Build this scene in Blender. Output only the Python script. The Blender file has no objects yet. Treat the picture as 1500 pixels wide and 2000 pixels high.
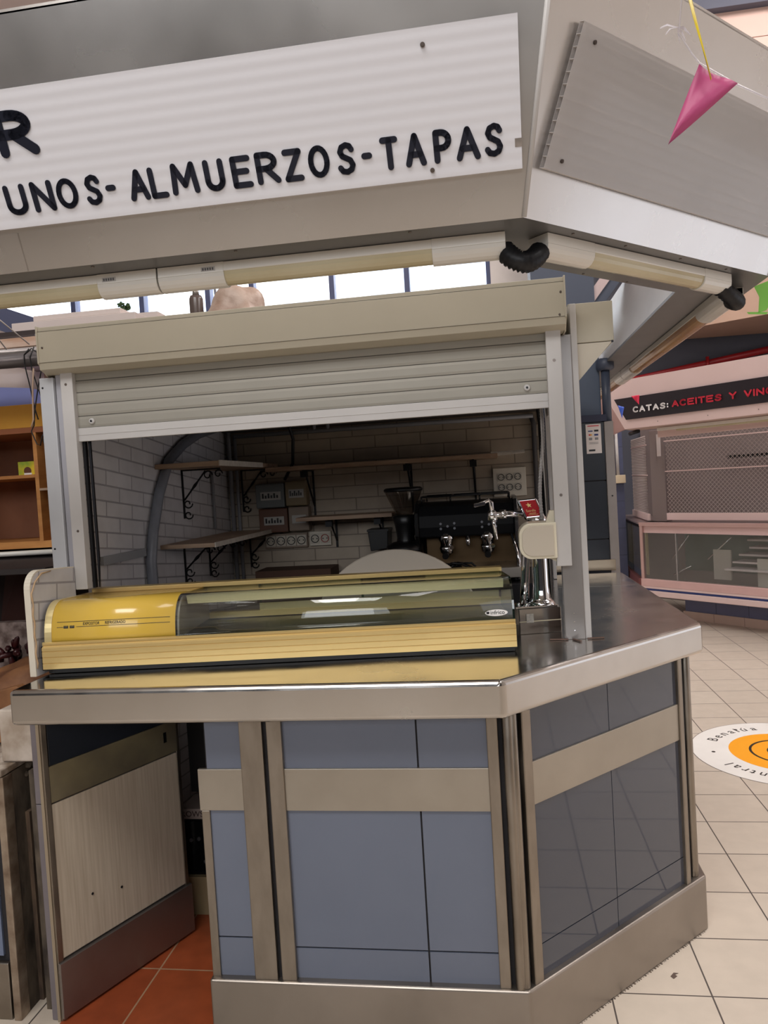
import bpy, bmesh, math, random
from math import sin, cos, pi, radians, sqrt
from mathutils import Vector, Matrix
random.seed(7)
S = bpy.context.scene
COL = S.collection

# ------------------------------------------------------------------ camera
def cam_axes(yaw, pitch, roll):
    f0 = Vector((-sin(yaw), cos(yaw), 0)); r0 = Vector((cos(yaw), sin(yaw), 0)); z = Vector((0, 0, 1))
    f = f0*cos(pitch) + z*sin(pitch); u0 = -f0*sin(pitch) + z*cos(pitch)
    return r0*cos(roll) + u0*sin(roll), -r0*sin(roll) + u0*cos(roll), f
cr, cu, cf = cam_axes(0.145749, -0.0376025, -0.0600083)
cd = bpy.data.cameras.new('camera'); cam = bpy.data.objects.new('camera', cd); COL.objects.link(cam)
cd.sensor_fit = 'HORIZONTAL'; cd.sensor_width = 36; cd.lens = 36*1463/1500
cam.matrix_world = Matrix(((cr.x, cu.x, -cf.x, 0), (cr.y, cu.y, -cf.y, 0), (cr.z, cu.z, -cf.z, 1.55), (0, 0, 0, 1)))
cd.clip_start = 0.05; S.camera = cam

# ------------------------------------------------------------------ world, lights, exposure
W = bpy.data.worlds.new('world'); S.world = W; W.use_nodes = True
W.node_tree.nodes['Background'].inputs[0].default_value = (0.93, 0.97, 1.0, 1)
W.node_tree.nodes['Background'].inputs[1].default_value = 9.0
S.view_settings.view_transform = 'Standard'; S.view_settings.look = 'None'
S.view_settings.exposure = 0.0; S.view_settings.gamma = 1.0; S.view_settings.use_curve_mapping = False

def area(name, loc, rot, sx, sy, power, col):
    l = bpy.data.lights.new(name, 'AREA'); l.shape = 'RECTANGLE'; l.size = sx; l.size_y = sy
    l.energy = power; l.color = col
    o = bpy.data.objects.new(name, l); COL.objects.link(o); o.location = loc; o.rotation_euler = rot
    return o
area('hall_lamp_light', (-1.2, -0.9, 5.3), (0, 0, 0), 3.0, 1.6, 165, (1.0, 0.975, 0.95))
area('hall_lamp_light', (3.4, 1.8, 5.3), (0, 0, 0), 1.6, 3.0, 90, (1.0, 0.96, 0.94))
area('hall_lamp_light', (3.2, 5.0, 6.9), (0, 0, 0), 2.0, 3.0, 300, (1.0, 0.92, 0.89))
area('hall_lamp_light', (-2.5, 7.0, 6.9), (0, 0, 0), 4.0, 2.0, 160, (1.0, 0.95, 0.93))
area('front_window_light', (-1.0, -5.8, 3.5), (radians(90), 0, 0), 8.0, 2.4, 215, (0.93, 0.96, 1.0))
area('entrance_daylight', (6.8, 3.6, 1.15), (radians(90), 0, radians(90)), 3.4, 2.0, 22, (0.74, 0.84, 1.0))

# ------------------------------------------------------------------ materials
def lin(c):
    return tuple(((v/255)/12.92 if v/255 <= 0.04045 else ((v/255+0.055)/1.055)**2.4) for v in c) + (1,)
MATS = {}
def mat(name, rgb, rough=0.5, metal=0.0, noise=0.0, nscale=8, stretch=(1, 1, 1), bump=0.0, rvar=0.0, spec=0.5,
        rgb2=None, coat=0.0, alpha=1.0, trans=0.0, ior=1.45, aniso=0):
    if name in MATS: return MATS[name]
    m = bpy.data.materials.new(name); m.use_nodes = True; nt = m.node_tree; b = nt.nodes['Principled BSDF']
    c = lin(rgb); b.inputs['Base Color'].default_value = c
    b.inputs['Roughness'].default_value = rough; b.inputs['Metallic'].default_value = metal
    b.inputs['Specular IOR Level'].default_value = spec; b.inputs['Coat Weight'].default_value = coat
    b.inputs['Coat Roughness'].default_value = 0.05
    b.inputs['Alpha'].default_value = alpha; b.inputs['Transmission Weight'].default_value = trans; b.inputs['IOR'].default_value = ior
    if noise or bump or rvar or rgb2:
        tc = nt.nodes.new('ShaderNodeTexCoord'); mp = nt.nodes.new('ShaderNodeMapping'); nz = nt.nodes.new('ShaderNodeTexNoise')
        mp.inputs['Scale'].default_value = stretch; nz.inputs['Scale'].default_value = nscale; nz.inputs['Detail'].default_value = 5
        nt.links.new(tc.outputs['Object'], mp.inputs[0]); nt.links.new(mp.outputs[0], nz.inputs[0])
        if noise or rgb2:
            mx = nt.nodes.new('ShaderNodeMix'); mx.data_type = 'RGBA'
            d = lin(rgb2) if rgb2 else tuple(v*(1-noise) for v in c[:3]) + (1,)
            mx.inputs[6].default_value = d; mx.inputs[7].default_value = c
            rp = nt.nodes.new('ShaderNodeMapRange'); rp.inputs[1].default_value = 0.35; rp.inputs[2].default_value = 0.65
            nt.links.new(nz.outputs[0], rp.inputs[0]); nt.links.new(rp.outputs[0], mx.inputs[0])
            nt.links.new(mx.outputs[2], b.inputs['Base Color'])
        if rvar:
            r2 = nt.nodes.new('ShaderNodeMapRange'); r2.inputs[3].default_value = max(0, rough-rvar); r2.inputs[4].default_value = rough+rvar
            r2.inputs[1].default_value = 0.3; r2.inputs[2].default_value = 0.7
            nt.links.new(nz.outputs[0], r2.inputs[0]); nt.links.new(r2.outputs[0], b.inputs['Roughness'])
        if bump:
            bp = nt.nodes.new('ShaderNodeBump'); bp.inputs['Strength'].default_value = bump; bp.inputs['Distance'].default_value = 0.01
            nt.links.new(nz.outputs[0], bp.inputs['Height']); nt.links.new(bp.outputs[0], b.inputs['Normal'])
    MATS[name] = m; return m

def brickmat(name, c1, c2, mortar, bw, bh, axes, ms=0.004, rough=0.6, offset=0.5, phase=(0, 0), bump=0.4, noise=0.12, rot=0.0, coat=0.0):
    m = bpy.data.materials.new(name); m.use_nodes = True; nt = m.node_tree; b = nt.nodes['Principled BSDF']
    N = nt.nodes.new; L = nt.links.new
    g = N('ShaderNodeNewGeometry'); sp = N('ShaderNodeSeparateXYZ'); cb = N('ShaderNodeCombineXYZ'); mp = N('ShaderNodeMapping')
    L(g.outputs['Position'], sp.inputs[0]); L(sp.outputs[axes[0]], cb.inputs[0]); L(sp.outputs[axes[1]], cb.inputs[1])
    mp.inputs['Location'].default_value = (-phase[0], -phase[1], 0); mp.inputs['Rotation'].default_value = (0, 0, rot)
    L(cb.outputs[0], mp.inputs[0])
    br = N('ShaderNodeTexBrick'); L(mp.outputs[0], br.inputs[0]); br.offset = offset; br.inputs['Scale'].default_value = 1
    br.inputs['Brick Width'].default_value = bw; br.inputs['Row Height'].default_value = bh; br.inputs['Mortar Size'].default_value = ms
    br.inputs['Mortar Smooth'].default_value = 0.1
    br.inputs['Color1'].default_value = lin(c1); br.inputs['Color2'].default_value = lin(c2); br.inputs['Mortar'].default_value = lin(mortar)
    nz = N('ShaderNodeTexNoise'); nz.inputs['Scale'].default_value = 14; nz.inputs['Detail'].default_value = 6; L(g.outputs['Position'], nz.inputs[0])
    mr = N('ShaderNodeMapRange'); mr.inputs[1].default_value = .3; mr.inputs[2].default_value = .7; mr.inputs[3].default_value = 1-noise; mr.inputs[4].default_value = 1
    L(nz.outputs[0], mr.inputs[0])
    mx = N('ShaderNodeMix'); mx.data_type = 'RGBA'; mx.blend_type = 'MULTIPLY'; mx.inputs[0].default_value = 1
    L(br.outputs['Color'], mx.inputs[6]); L(mr.outputs[0], mx.inputs[7]); L(mx.outputs[2], b.inputs['Base Color'])
    b.inputs['Roughness'].default_value = rough; b.inputs['Coat Weight'].default_value = coat; b.inputs['Coat Roughness'].default_value = .15
    bp = N('ShaderNodeBump'); bp.inputs['Strength'].default_value = bump; bp.inputs['Distance'].default_value = 0.003; bp.invert = True
    L(br.outputs['Fac'], bp.inputs['Height']); L(bp.outputs[0], b.inputs['Normal'])
    return m

steel = mat('brushed_steel', (196, 190, 182), 0.30, 1.0, noise=0.16, nscale=5, stretch=(1, 1, 1.6), rvar=0.07, bump=0.03)
steelv = mat('worn_steel_trim', (160, 151, 140), 0.38, 1.0, noise=0.22, nscale=22, stretch=(1, 1, .35), rvar=0.08, bump=0.08)
steelband = mat('steel_band', (178, 170, 158), 0.42, 0.85, noise=0.12, nscale=6, rvar=0.06, bump=0.03)
steeltop = mat('counter_steel', (204, 200, 195), 0.19, 1.0, noise=0.16, nscale=4, rvar=0.10, bump=0.015)
chrome = mat('chrome', (225, 225, 228), 0.06, 1.0)
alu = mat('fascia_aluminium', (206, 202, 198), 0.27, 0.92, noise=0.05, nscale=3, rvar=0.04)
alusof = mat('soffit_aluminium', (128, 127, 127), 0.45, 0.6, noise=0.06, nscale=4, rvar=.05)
whitealu = mat('white_aluminium', (194, 191, 189), 0.38, 0.0, noise=0.04, nscale=9)
beigealu = mat('shutter_cream_aluminium', (182, 175, 158), 0.40, 0.1, noise=0.04, nscale=5)
slatmat = mat('shutter_slat_grey', (152, 148, 138), 0.42, 0.1, noise=0.04, nscale=9)
postalu = mat('corner_post_aluminium', (150, 146, 144), 0.40, 0.7, noise=0.08, nscale=12, stretch=(1, 1, .3))
signw = mat('sign_plastic_white', (222, 221, 226), 0.28, noise=0.03, nscale=3, stretch=(.2, .2, 4), coat=.2)
signclear = mat('clear_multiwall_sheet', (205, 200, 198), 0.22, noise=0.05, nscale=4, alpha=0.42, coat=.3)
signrib = mat('sheet_rib_plastic', (215, 208, 204), 0.3, alpha=0.75)
paint = mat('navy_lettering', (22, 25, 40), 0.35)
screw = mat('screw_metal', (120, 110, 104), 0.35, 0.9)
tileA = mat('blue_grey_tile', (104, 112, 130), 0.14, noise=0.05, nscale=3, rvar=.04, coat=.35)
tileB = mat('dimmed_blue_tile', (62, 67, 80), 0.04, noise=0.04, nscale=3, coat=.6)  # front's blue tile with the dimmer side light put into its colour
grout = mat('dark_grout', (44, 42, 44), 0.9)
woodgate = mat('washed_oak_laminate', (200, 186, 168), 0.5, rgb2=(184, 169, 150), nscale=9, stretch=(14, 14, .5), bump=.02)
cream = mat('cream_plastic', (222, 214, 192), 0.35)
diff = mat('aged_diffuser', (196, 186, 156), 0.22, rgb2=(180, 166, 128), nscale=3, coat=.4)
diffo = mat('amber_diffuser', (190, 146, 82), 0.2, rgb2=(170, 120, 60), nscale=3, coat=.4)
lampw = mat('batten_white', (218, 214, 206), 0.25, noise=.03, coat=.3)
rubber = mat('black_rubber', (18, 18, 22), 0.45)
gold = mat('gold_anodised', (222, 194, 132), 0.32, 0.6)
goldlight = mat('gold_trim', (222, 204, 150), 0.28, 0.5)
yellow = mat('yellow_enamel', (222, 184, 78), 0.22, noise=.04, nscale=3, coat=.5)
blackm = mat('black_plastic', (14, 14, 16), 0.35); matblk = mat('matte_black_body', (16, 17, 20), 0.6, spec=.25)
darkm = mat('dark_metal', (40, 40, 44), 0.4, .5)
greym = mat('grey_conduit', (132, 132, 136), 0.5)
iron = mat('wrought_iron', (14, 14, 18), 0.5, .3)
shelfw = mat('shelf_wood', (176, 150, 126), 0.55, rgb2=(140, 112, 92), nscale=6, stretch=(1, 6, 6))
woodo = mat('cubby_plywood', (196, 138, 78), 0.5, rgb2=(170, 112, 60), nscale=5, stretch=(1, 1, 5))
woody = mat('yellow_pine', (214, 160, 66), 0.45, rgb2=(198, 140, 50), nscale=4)
woodedge = mat('laminate_cream_edge', (214, 206, 190), 0.4, noise=.05)
whitep = mat('white_paint', (222, 208, 202), 0.5, noise=.05, nscale=4)
pinkw = mat('pink_lit_white', (226, 200, 196), 0.4, noise=.03, nscale=3)  # white enamel, the pink light on it put into the colour
dirtyw = mat('dirty_whitewash', (196, 184, 172), 0.8, rgb2=(110, 92, 74), nscale=16, bump=.2)
rotten = mat('exposed_dirty_frame', (104, 92, 78), 0.85, rgb2=(52, 44, 38), nscale=18, stretch=(1, 1, .4), bump=.5)
redp = mat('red_pipe_paint', (150, 26, 32), 0.35)
wallblue = mat('slate_wall_paint', (74, 77, 88), 0.6, noise=.08, nscale=3)
navy = mat('dark_navy_tile', (42, 46, 54), 0.25, noise=.08, nscale=4)
bluegrey = mat('blue_grey_paint', (92, 104, 124), 0.45, noise=.06, nscale=4)
signblk = mat('black_sign', (40, 34, 40), 0.3)
redt = mat('red_lettering', (196, 40, 58), 0.4)
whitet = mat('white_lettering', (236, 232, 230), 0.4)
meshm = mat('galvanised_wire', (176, 164, 160), 0.45, .6)
stickw = mat('sticker_white', (226, 222, 216), 0.45, noise=.04, nscale=8)
sticko = mat('sticker_orange', (240, 160, 30), 0.4)
stickb = mat('sticker_ink', (40, 32, 26), 0.5)
ceilm = mat('hall_ceiling_cream', (208, 202, 196), 0.8)
hallw = mat('hall_wall_cream', (210, 204, 199), 0.8, noise=.04)
pink = mat('pink_film', (192, 78, 128), 0.45, noise=.1, nscale=9, alpha=.88)
yel = mat('yellow_film', (226, 200, 40), 0.3, alpha=.95)
green = mat('green_film', (140, 215, 90), 0.35, alpha=.95)
bluef = mat('blue_film', (70, 100, 200), 0.35)
redf = mat('red_film', (214, 50, 80), 0.35)
clearf = mat('clear_film', (225, 220, 228), 0.15, alpha=.45)
sackm = mat('beige_plastic_sack', (206, 184, 170), 0.45, rgb2=(168, 140, 124), nscale=14, bump=.8)
kraft = mat('kraft_paper', (150, 104, 66), 0.7, rgb2=(96, 60, 38), nscale=7, bump=.3)
chili = mat('dark_red_pepper', (74, 22, 26), 0.3, rgb2=(40, 14, 18), nscale=9)
gripg = mat('plant_green', (52, 74, 40), 0.6)
terr = brickmat('terracotta_tiles', (160, 78, 44), (150, 70, 40), (176, 140, 110), .345, .33, 'XY', ms=.003, rough=.35, offset=0, phase=(-1.165, 2.26), coat=.2, bump=.3, noise=.25)
floorm = brickmat('beige_floor_tiles', (202, 190, 175), (197, 184, 169), (84, 76, 72), .2875, .2815, 'XY', ms=.0026, rough=.34, offset=0, phase=(.266, 2.233), coat=.12, bump=.15, noise=.08)
wallpL = brickmat('white_brick_paper', (206, 204, 206), (198, 196, 199), (158, 155, 159), .19, .056, 'YZ', ms=.0034, rough=.6, bump=.6, rot=.11, phase=(.03, .02))
wallpB = brickmat('cream_brick_paper', (176, 162, 144), (166, 152, 136), (128, 116, 104),   .23, .062, 'XZ', ms=.003, rough=.6, bump=.5)
bluew = brickmat('blue_block_wall', (84, 90, 120), (78, 84, 112), (62, 66, 88), .5, .3, 'XZ', ms=.004, rough=.4)
skirtm = brickmat('skirting_tiles', (196, 170, 154), (190, 164, 150), (120, 100, 94), .3, .3, 'XZ', ms=.003, rough=.4, offset=0)

def glassmat(name, tint, rough=0.0, mixf=0.12):
    m = bpy.data.materials.new(name); m.use_nodes = True; nt = m.node_tree; nt.nodes.clear()
    o = nt.nodes.new('ShaderNodeOutputMaterial'); t = nt.nodes.new('ShaderNodeBsdfTransparent'); g = nt.nodes.new('ShaderNodeBsdfGlossy')
    mx = nt.nodes.new('ShaderNodeMixShader'); fr = nt.nodes.new('ShaderNodeFresnel'); ge = nt.nodes.new('ShaderNodeNewGeometry'); io = nt.nodes.new('ShaderNodeMath'); io.operation = 'MULTIPLY_ADD'; io.inputs[1].default_value = -.8333; io.inputs[2].default_value = 1.5; nt.links.new(ge.outputs['Backfacing'], io.inputs[0]); nt.links.new(io.outputs[0], fr.inputs[0])
    ad = nt.nodes.new('ShaderNodeMath'); ad.operation = 'ADD'; ad.inputs[1].default_value = mixf
    t.inputs[0].default_value = tint; g.inputs['Roughness'].default_value = rough
    L = nt.links.new; L(fr.outputs[0], ad.inputs[0]); L(ad.outputs[0], mx.inputs[0]); L(t.outputs[0], mx.inputs[1]); L(g.outputs[0], mx.inputs[2]); L(mx.outputs[0], o.inputs[0])
    return m
glass = glassmat('clear_glass', (.95, .98, .97, 1), 0.0, 0.02)
glassg = glassmat('green_edge_glass', (.25, .5, .42, 1), 0.05, 0.1)
glassw = glassmat('window_glass', (.95, .97, 1, 1), 0.0, 0.0)
hopperm = glassmat('smoked_hopper', (.62, .58, .55, 1), 0.1, 0.08)

# ------------------------------------------------------------------ geometry helpers
def V(*a): return Vector(a)
def box(bm, x0, x1, y0, y1, z0, z1):
    return pbox(bm, V(x0, y0, z0), V(x1-x0, 0, 0), V(0, y1-y0, 0), V(0, 0, z1-z0))
def pbox(bm, o, a, b, c):
    o, a, b, c = Vector(o), Vector(a), Vector(b), Vector(c)
    v = [bm.verts.new(o + a*i + b*j + c*k) for k in (0, 1) for j in (0, 1) for i in (0, 1)]
    fs = [(0, 2, 3, 1), (4, 5, 7, 6), (0, 1, 5, 4), (2, 6, 7, 3), (0, 4, 6, 2), (1, 3, 7, 5)]
    flip = a.cross(b).dot(c) < 0
    for f in fs:
        q = [v[i] for i in f]; bm.faces.new(q[::-1] if flip else q)
    return bm
def hull(bm, pts):
    vs = [bm.verts.new(p) for p in pts]
    bmesh.ops.convex_hull(bm, input=vs); return bm
def prism(bm, pts, d):
    """closed polygon pts (3D, coplanar) extruded by vector d"""
    d = Vector(d); a = [bm.verts.new(Vector(p)) for p in pts]; b = [bm.verts.new(Vector(p)+d) for p in pts]; n = len(pts)
    bm.faces.new(a[::-1]); bm.faces.new(b)
    for i in range(n): bm.faces.new((a[i], a[(i+1) % n], b[(i+1) % n], b[i]))
    return bm
def sheet(bm, rows, t):
    """grid of points (rows x cols) with thickness vector t"""
    t = Vector(t); R, C = len(rows), len(rows[0])
    A = [[bm.verts.new(Vector(p)) for p in r] for r in rows]; B = [[bm.verts.new(Vector(p)+t) for p in r] for r in rows]
    for i in range(R-1):
        for j in range(C-1):
            bm.faces.new((A[i][j], A[i][j+1], A[i+1][j+1], A[i+1][j])); bm.faces.new((B[i][j], B[i+1][j], B[i+1][j+1], B[i][j+1]))
    for i in range(R-1):
        for j in (0, C-1):
            bm.faces.new((A[i][j], A[i+1][j], B[i+1][j], B[i][j]))
    for j in range(C-1):
        for i in (0, R-1):
            bm.faces.new((A[i][j], A[i][j+1], B[i][j+1], B[i][j]))
    return bm
def tube(bm, pts, r, seg=10, caps=True):
    pts = [Vector(p) for p in pts]; n = len(pts); rs = r if isinstance(r, (list, tuple)) else [r]*n
    rings = []; prev = None
    for i, p in enumerate(pts):
        t = (pts[min(i+1, n-1)] - pts[max(i-1, 0)]).normalized()
        if prev is None:
            u = t.orthogonal().normalized()
        else:
            u = (prev - t*prev.dot(t)); u = u.normalized() if u.length > 1e-6 else t.orthogonal().normalized()
        prev = u; w = t.cross(u)
        rings.append([bm.verts.new(p + (u*cos(2*pi*k/seg) + w*sin(2*pi*k/seg))*rs[i]) for k in range(seg)])
    for i in range(n-1):
        for k in range(seg):
            f = bm.faces.new((rings[i][k], rings[i][(k+1) % seg], rings[i+1][(k+1) % seg], rings[i+1][k])); f.smooth = True
    if caps:
        bm.faces.new(rings[0][::-1]); bm.faces.new(rings[-1])
    return bm
def lathe(bm, prof, c, seg=24, axis='z', caps=True):
    c = Vector(c); rings = []
    for r, h in prof:
        ring = []
        for k in range(seg):
            a = 2*pi*k/seg
            p = {'z': V(r*cos(a), r*sin(a), h), 'y': V(r*cos(a), h, r*sin(a)), 'x': V(h, r*cos(a), r*sin(a))}[axis]
            ring.append(bm.verts.new(c+p))
        rings.append(ring)
    for i in range(len(rings)-1):
        for k in range(seg):
            f = bm.faces.new((rings[i][k], rings[i][(k+1) % seg], rings[i+1][(k+1) % seg], rings[i+1][k])); f.smooth = True
    if caps:
        bm.faces.new(rings[0][::-1]); bm.faces.new(rings[-1])
    return bm
def NB(): return bmesh.new()

ROOT = {}
def obj(name, bm, m, parent=None, bevel=0, seg=2, smooth=False):
    off = ROOT.get(parent.name, Vector((0, 0, 0))) if parent else Vector((0, 0, 0))
    if parent:
        bmesh.ops.translate(bm, vec=-off, verts=bm.verts)
    bmesh.ops.recalc_face_normals(bm, faces=bm.faces)
    if smooth:
        for f in bm.faces: f.smooth = True
    me = bpy.data.meshes.new(name); bm.to_mesh(me); bm.free()
    o = bpy.data.objects.new(name, me); COL.objects.link(o)
    for mm in (m if isinstance(m, list) else [m]): me.materials.append(mm)
    if parent: o.parent = parent
    if parent: ROOT[o.name] = off
    if bevel:
        b = o.modifiers.new('bevel', 'BEVEL'); b.width = bevel; b.segments = seg; b.limit_method = 'ANGLE'; b.angle_limit = radians(35)
        b.harden_normals = False
    return o
def recenter(o):
    """top-level mesh: put its origin at its base"""
    me = o.data; xs = [v.co.x for v in me.vertices]; ys = [v.co.y for v in me.vertices]; zs = [v.co.z for v in me.vertices]
    c = V((min(xs)+max(xs))/2, (min(ys)+max(ys))/2, min(zs))
    me.transform(Matrix.Translation(-c)); o.location = c; ROOT[o.name] = c
def tag(o, label, cat, group=None, kind=None):
    if not o.data is None and isinstance(o.data, bpy.types.Mesh) and o.parent is None: recenter(o)
    o['label'] = label; o['category'] = cat
    if group: o['group'] = group
    if kind: o['kind'] = kind
    return o
def thing(name, label, cat, loc, group=None):
    o = bpy.data.objects.new(name, None); COL.objects.link(o); o.location = loc; o.empty_display_size = .1
    ROOT[o.name] = Vector(loc); o['label'] = label; o['category'] = cat
    if group: o['group'] = group
    return o
def struct(name, bm, m, label=None, parent=None, bevel=0):
    o = obj(name, bm, m, parent, bevel)
    if not parent: o['kind'] = 'structure'
    if label: o['label'] = label
    return o
def copytree(o, parent=None, shift=None, label=None):
    c = o.copy(); COL.objects.link(c); c.parent = parent
    if shift is not None: c.location = o.location + Vector(shift)
    ROOT[c.name] = ROOT.get(o.name, Vector((0, 0, 0))) + (Vector(shift) if shift is not None else Vector((0, 0, 0)))
    if label: c['label'] = label
    for ch in list(o.children): copytree(ch, c)
    return c

# stroke lettering ---------------------------------------------------------
def arc(cx, cy, rx, ry, a0, a1, n=10):
    return [(cx+rx*cos(radians(a0+(a1-a0)*i/n)), cy+ry*sin(radians(a0+(a1-a0)*i/n))) for i in range(n+1)]
SCV = [(.92, .82), (.8, .95), (.55, 1), (.25, .93), (.12, .76), (.25, .6), (.5, .52), (.78, .43), (.92, .25), (.8, .08), (.5, 0), (.2, .04), (.04, .17)]
G = {
 'U': [[(0, 1), (0, .3)] + arc(.5, .3, .5, .3, 180, 360) + [(1, 1)]], 'N': [[(0, 0), (0, 1), (1, 0), (1, 1)]],
 'O': [arc(.5, .5, .5, .5, 90, 450, 24)], 'S': [SCV], '-': [[(0, .5), (1, .5)]],
 'A': [[(0, 0), (.5, 1), (1, 0)], [(.2, .33), (.8, .33)]], 'L': [[(0, 1), (0, 0), (1, 0)]],
 'M': [[(0, 0), (.1, 1), (.5, .25), (.9, 1), (1, 0)]], 'E': [[(1, 1), (0, 1), (0, 0), (1, 0)], [(0, .52), (.85, .52)]],
 'R': [[(0, 0), (0, 1)] + arc(.4, .74, .5, .26, 90, -90, 10) + [(0, .48)], [(.4, .48), (1, 0)]],
 'Z': [[(0, 1), (1, 1), (0, 0), (1, 0)]], 'T': [[(0, 1), (1, 1)], [(.5, 1), (.5, 0)]],
 'P': [[(0, 0), (0, 1)] + arc(.4, .72, .6, .28, 90, -90, 10) + [(0, .44)]],
 'C': [arc(.55, .5, .55, .5, 50, 310, 16)], 'I': [[(.5, 0), (.5, 1)]], 'Y': [[(0, 1), (.5, .5), (1, 1)], [(.5, .5), (.5, 0)]],
 'V': [[(0, 1), (.5, 0), (1, 1)]], ':': [[(.5, .15), (.5, .2)], [(.5, .7), (.5, .75)]],
}
G['c'] = [[(1, 1), (0.1, 1), (0, .9), (0, .1), (.1, 0), (1, 0)]]
def strokes(bm, ch, org, ux, uy, un, w, h, sw, shear=0.0, th=.0015):
    """letter as rounded ribbons raised along un"""
    for st in G[ch]:
        P = [Vector(org) + ux*(x*w + shear*y*h) + uy*(y*h) for x, y in st]
        for a, b in zip(P, P[1:]):
            d = b-a
            if d.length < 1e-7: continue
            d.normalize(); nrm = un.cross(d); poly = []
            for k in range(7):
                t = -pi/2 + pi*k/6; poly.append(b + (d*cos(t) + nrm*sin(t))*sw/2)
            for k in range(7):
                t = pi/2 + pi*k/6; poly.append(a + (d*cos(t) + nrm*sin(t))*sw/2)
            prism(bm, poly, un*th)
    return bm
def textbm(s, org, ux, uy, size, th=.0008, align='LEFT', sx=1.0):
    """built-in font text as mesh"""
    c = bpy.data.curves.new('t', 'FONT'); c.body = s; c.size = size; c.extrude = th/2; c.align_x = align; c.resolution_u = 3
    o = bpy.data.objects.new('t', c); COL.objects.link(o)
    dg = bpy.context.evaluated_depsgraph_get(); me = bpy.data.meshes.new_from_object(o.evaluated_get(dg))
    bpy.data.objects.remove(o); bpy.data.curves.remove(c)
    un = ux.cross(uy)
    M = Matrix(((ux.x*sx, uy.x, un.x, org[0]), (ux.y*sx, uy.y, un.y, org[1]), (ux.z*sx, uy.z, un.z, org[2]), (0, 0, 0, 1)))
    me.transform(M); bm = NB(); bm.from_mesh(me); bpy.data.meshes.remove(me); return bm
def join(bm, other):
    me = bpy.data.meshes.new('tmp'); other.to_mesh(me); other.free(); bm.from_mesh(me); bpy.data.meshes.remove(me)

X, Yv, Z = V(1, 0, 0), V(0, 1, 0), V(0, 0, 1)
Q = sqrt(.5)
NBv = V(Q, -Q, 0)      # outward normal of the chamfered (right) face
TB = V(Q, Q, 0)        # direction along it
# ================================================================== THE HALL (setting)
bm = NB(); box(bm, -9, 9, -6.5, 12, -.1, 0); struct('floor', bm, floorm, 'beige ceramic floor tiles of the market hall')
bm = NB(); box(bm, -9, 9, -6.5, 12, 7.2, 7.4); struct('ceiling', bm, ceilm)
# far wall with the strip of clerestory windows
bm = NB(); box(bm, -9, 9, 10, 10.3, 0, 3.75); box(bm, .12, .62, 10, 10.3, 3.75, 7.2); box(bm, -9, .12, 10, 10.3, 5.35, 7.2); struct('wall_far', bm, hallw, 'pale far wall under the clerestory windows')
bm = NB(); box(bm, .62, 9, 9.4, 10.0, 0, 7.2); struct('wall_slate', bm, wallblue, 'dark slate painted far wall on the right')
bm = NB(); box(bm, 7, 7.3, -6.5, 10, 0, 7.2); struct('wall_right', bm, hallw)
bm = NB(); box(bm, -9.3, -9, -6.5, 10, 0, 7.2); struct('wall_left', bm, hallw)
bm = NB(); box(bm, -9, 9, -6.5, -6.2, 2.3, 7.2); struct('wall_front', bm, hallw)
bm = NB(); box(bm, -9, 9, -6.2, -6.05, 0, 2.3); box(bm, -9, 9, -6.2, -5.4, 2.3, 2.6); struct('wall_front_lower', bm, mat('dado_dark_for_reflection', (62, 62, 68), .6))  # unseen; colour darkened so the canopy fascia reflects a dark band
wx = [-8.6, -7.2, -5.75, -4.72, -3.75, -3.12, -2.0, -.98, .10]
bm = NB(); 
for x in wx: box(bm, x-.035, x+.035, 10.02, 10.16, 3.75, 5.35)
box(bm, -9, .12, 10.02, 10.16, 3.75, 3.85); box(bm, -9, .12, 10.02, 10.16, 5.25, 5.35)
wf = struct('window_1', bm, mat('window_frame_blue', (70, 78, 108), .4), 'strip of tall clerestory windows with slate blue mullions')
bm = NB(); box(bm, -9, .1, 10.08, 10.09, 3.85, 5.25); struct('window_pane', bm, glassw, parent=wf)
# building across the street
t = thing('street_building', 'pale building across the street seen through the clerestory windows', 'building', (-5, 15, 0))
bm = NB(); box(bm, -16, 4, 15, 16, 0, 7.0); obj('facade', bm, mat('pale_facade', (236, 232, 226), .8, noise=.05, nscale=.6), t)  # pale facade colour with faint random variation
for i in range(9):
    bm = NB(); x = -13+i*1.8; box(bm, x, x+.9, 14.97, 15.02, 4.7, 5.8); obj('window', bm, mat('far_window_glass', (170, 184, 205), .2), t)
# beam at top left and top right of the hall
bm = NB(); box(bm, -9, .8, 5.2, 5.7, 4.35, 6.4); struct('trim_1', bm, mat('brownish_beam', (206, 184, 176), .7, noise=.05, nscale=2), 'brownish pink concrete beam above the canopy')
bm = NB(); box(bm, 1.7, 7, 7.9, 8.3, 5.98, 7.2); struct('trim_2', bm, mat('slate_beam', (84, 88, 104), .6), 'slate blue beam under the ceiling on the right')
bm = NB(); box(bm, 1.9, 7, 8.0, 8.3, 4.6, 5.70); box(bm, 1.9, 7, 8.0, 8.3, 5.708, 5.98); struct('trim_3', bm, mat('pink_plaster', (222, 192, 180), .7, noise=.05, nscale=2), 'pinkish plaster band under the slate beam')
# mezzanine underside above the far stall (tan plaster with pale edge)
bm = NB(); prism(bm, [(1.25, 9.35, 3.05), (6.9, 5.2, 3.0), (6.9, 9.35, 3.0)], (0, 0, .45)); struct('trim_4', bm, mat('tan_plaster', (190, 160, 140), .7, noise=.08, nscale=2), 'tan plaster soffit above the wine stall')
# slate mullion posts behind the bar opening
for i, (x, w, m_) in enumerate([(.98, .05, pinkw), (1.10, .04, pinkw)]):
    bm = NB(); box(bm, x, x+w, 9.2, 9.3, 2.6, 7.2); struct('trim_%d' % (5+i), bm, m_)

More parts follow.
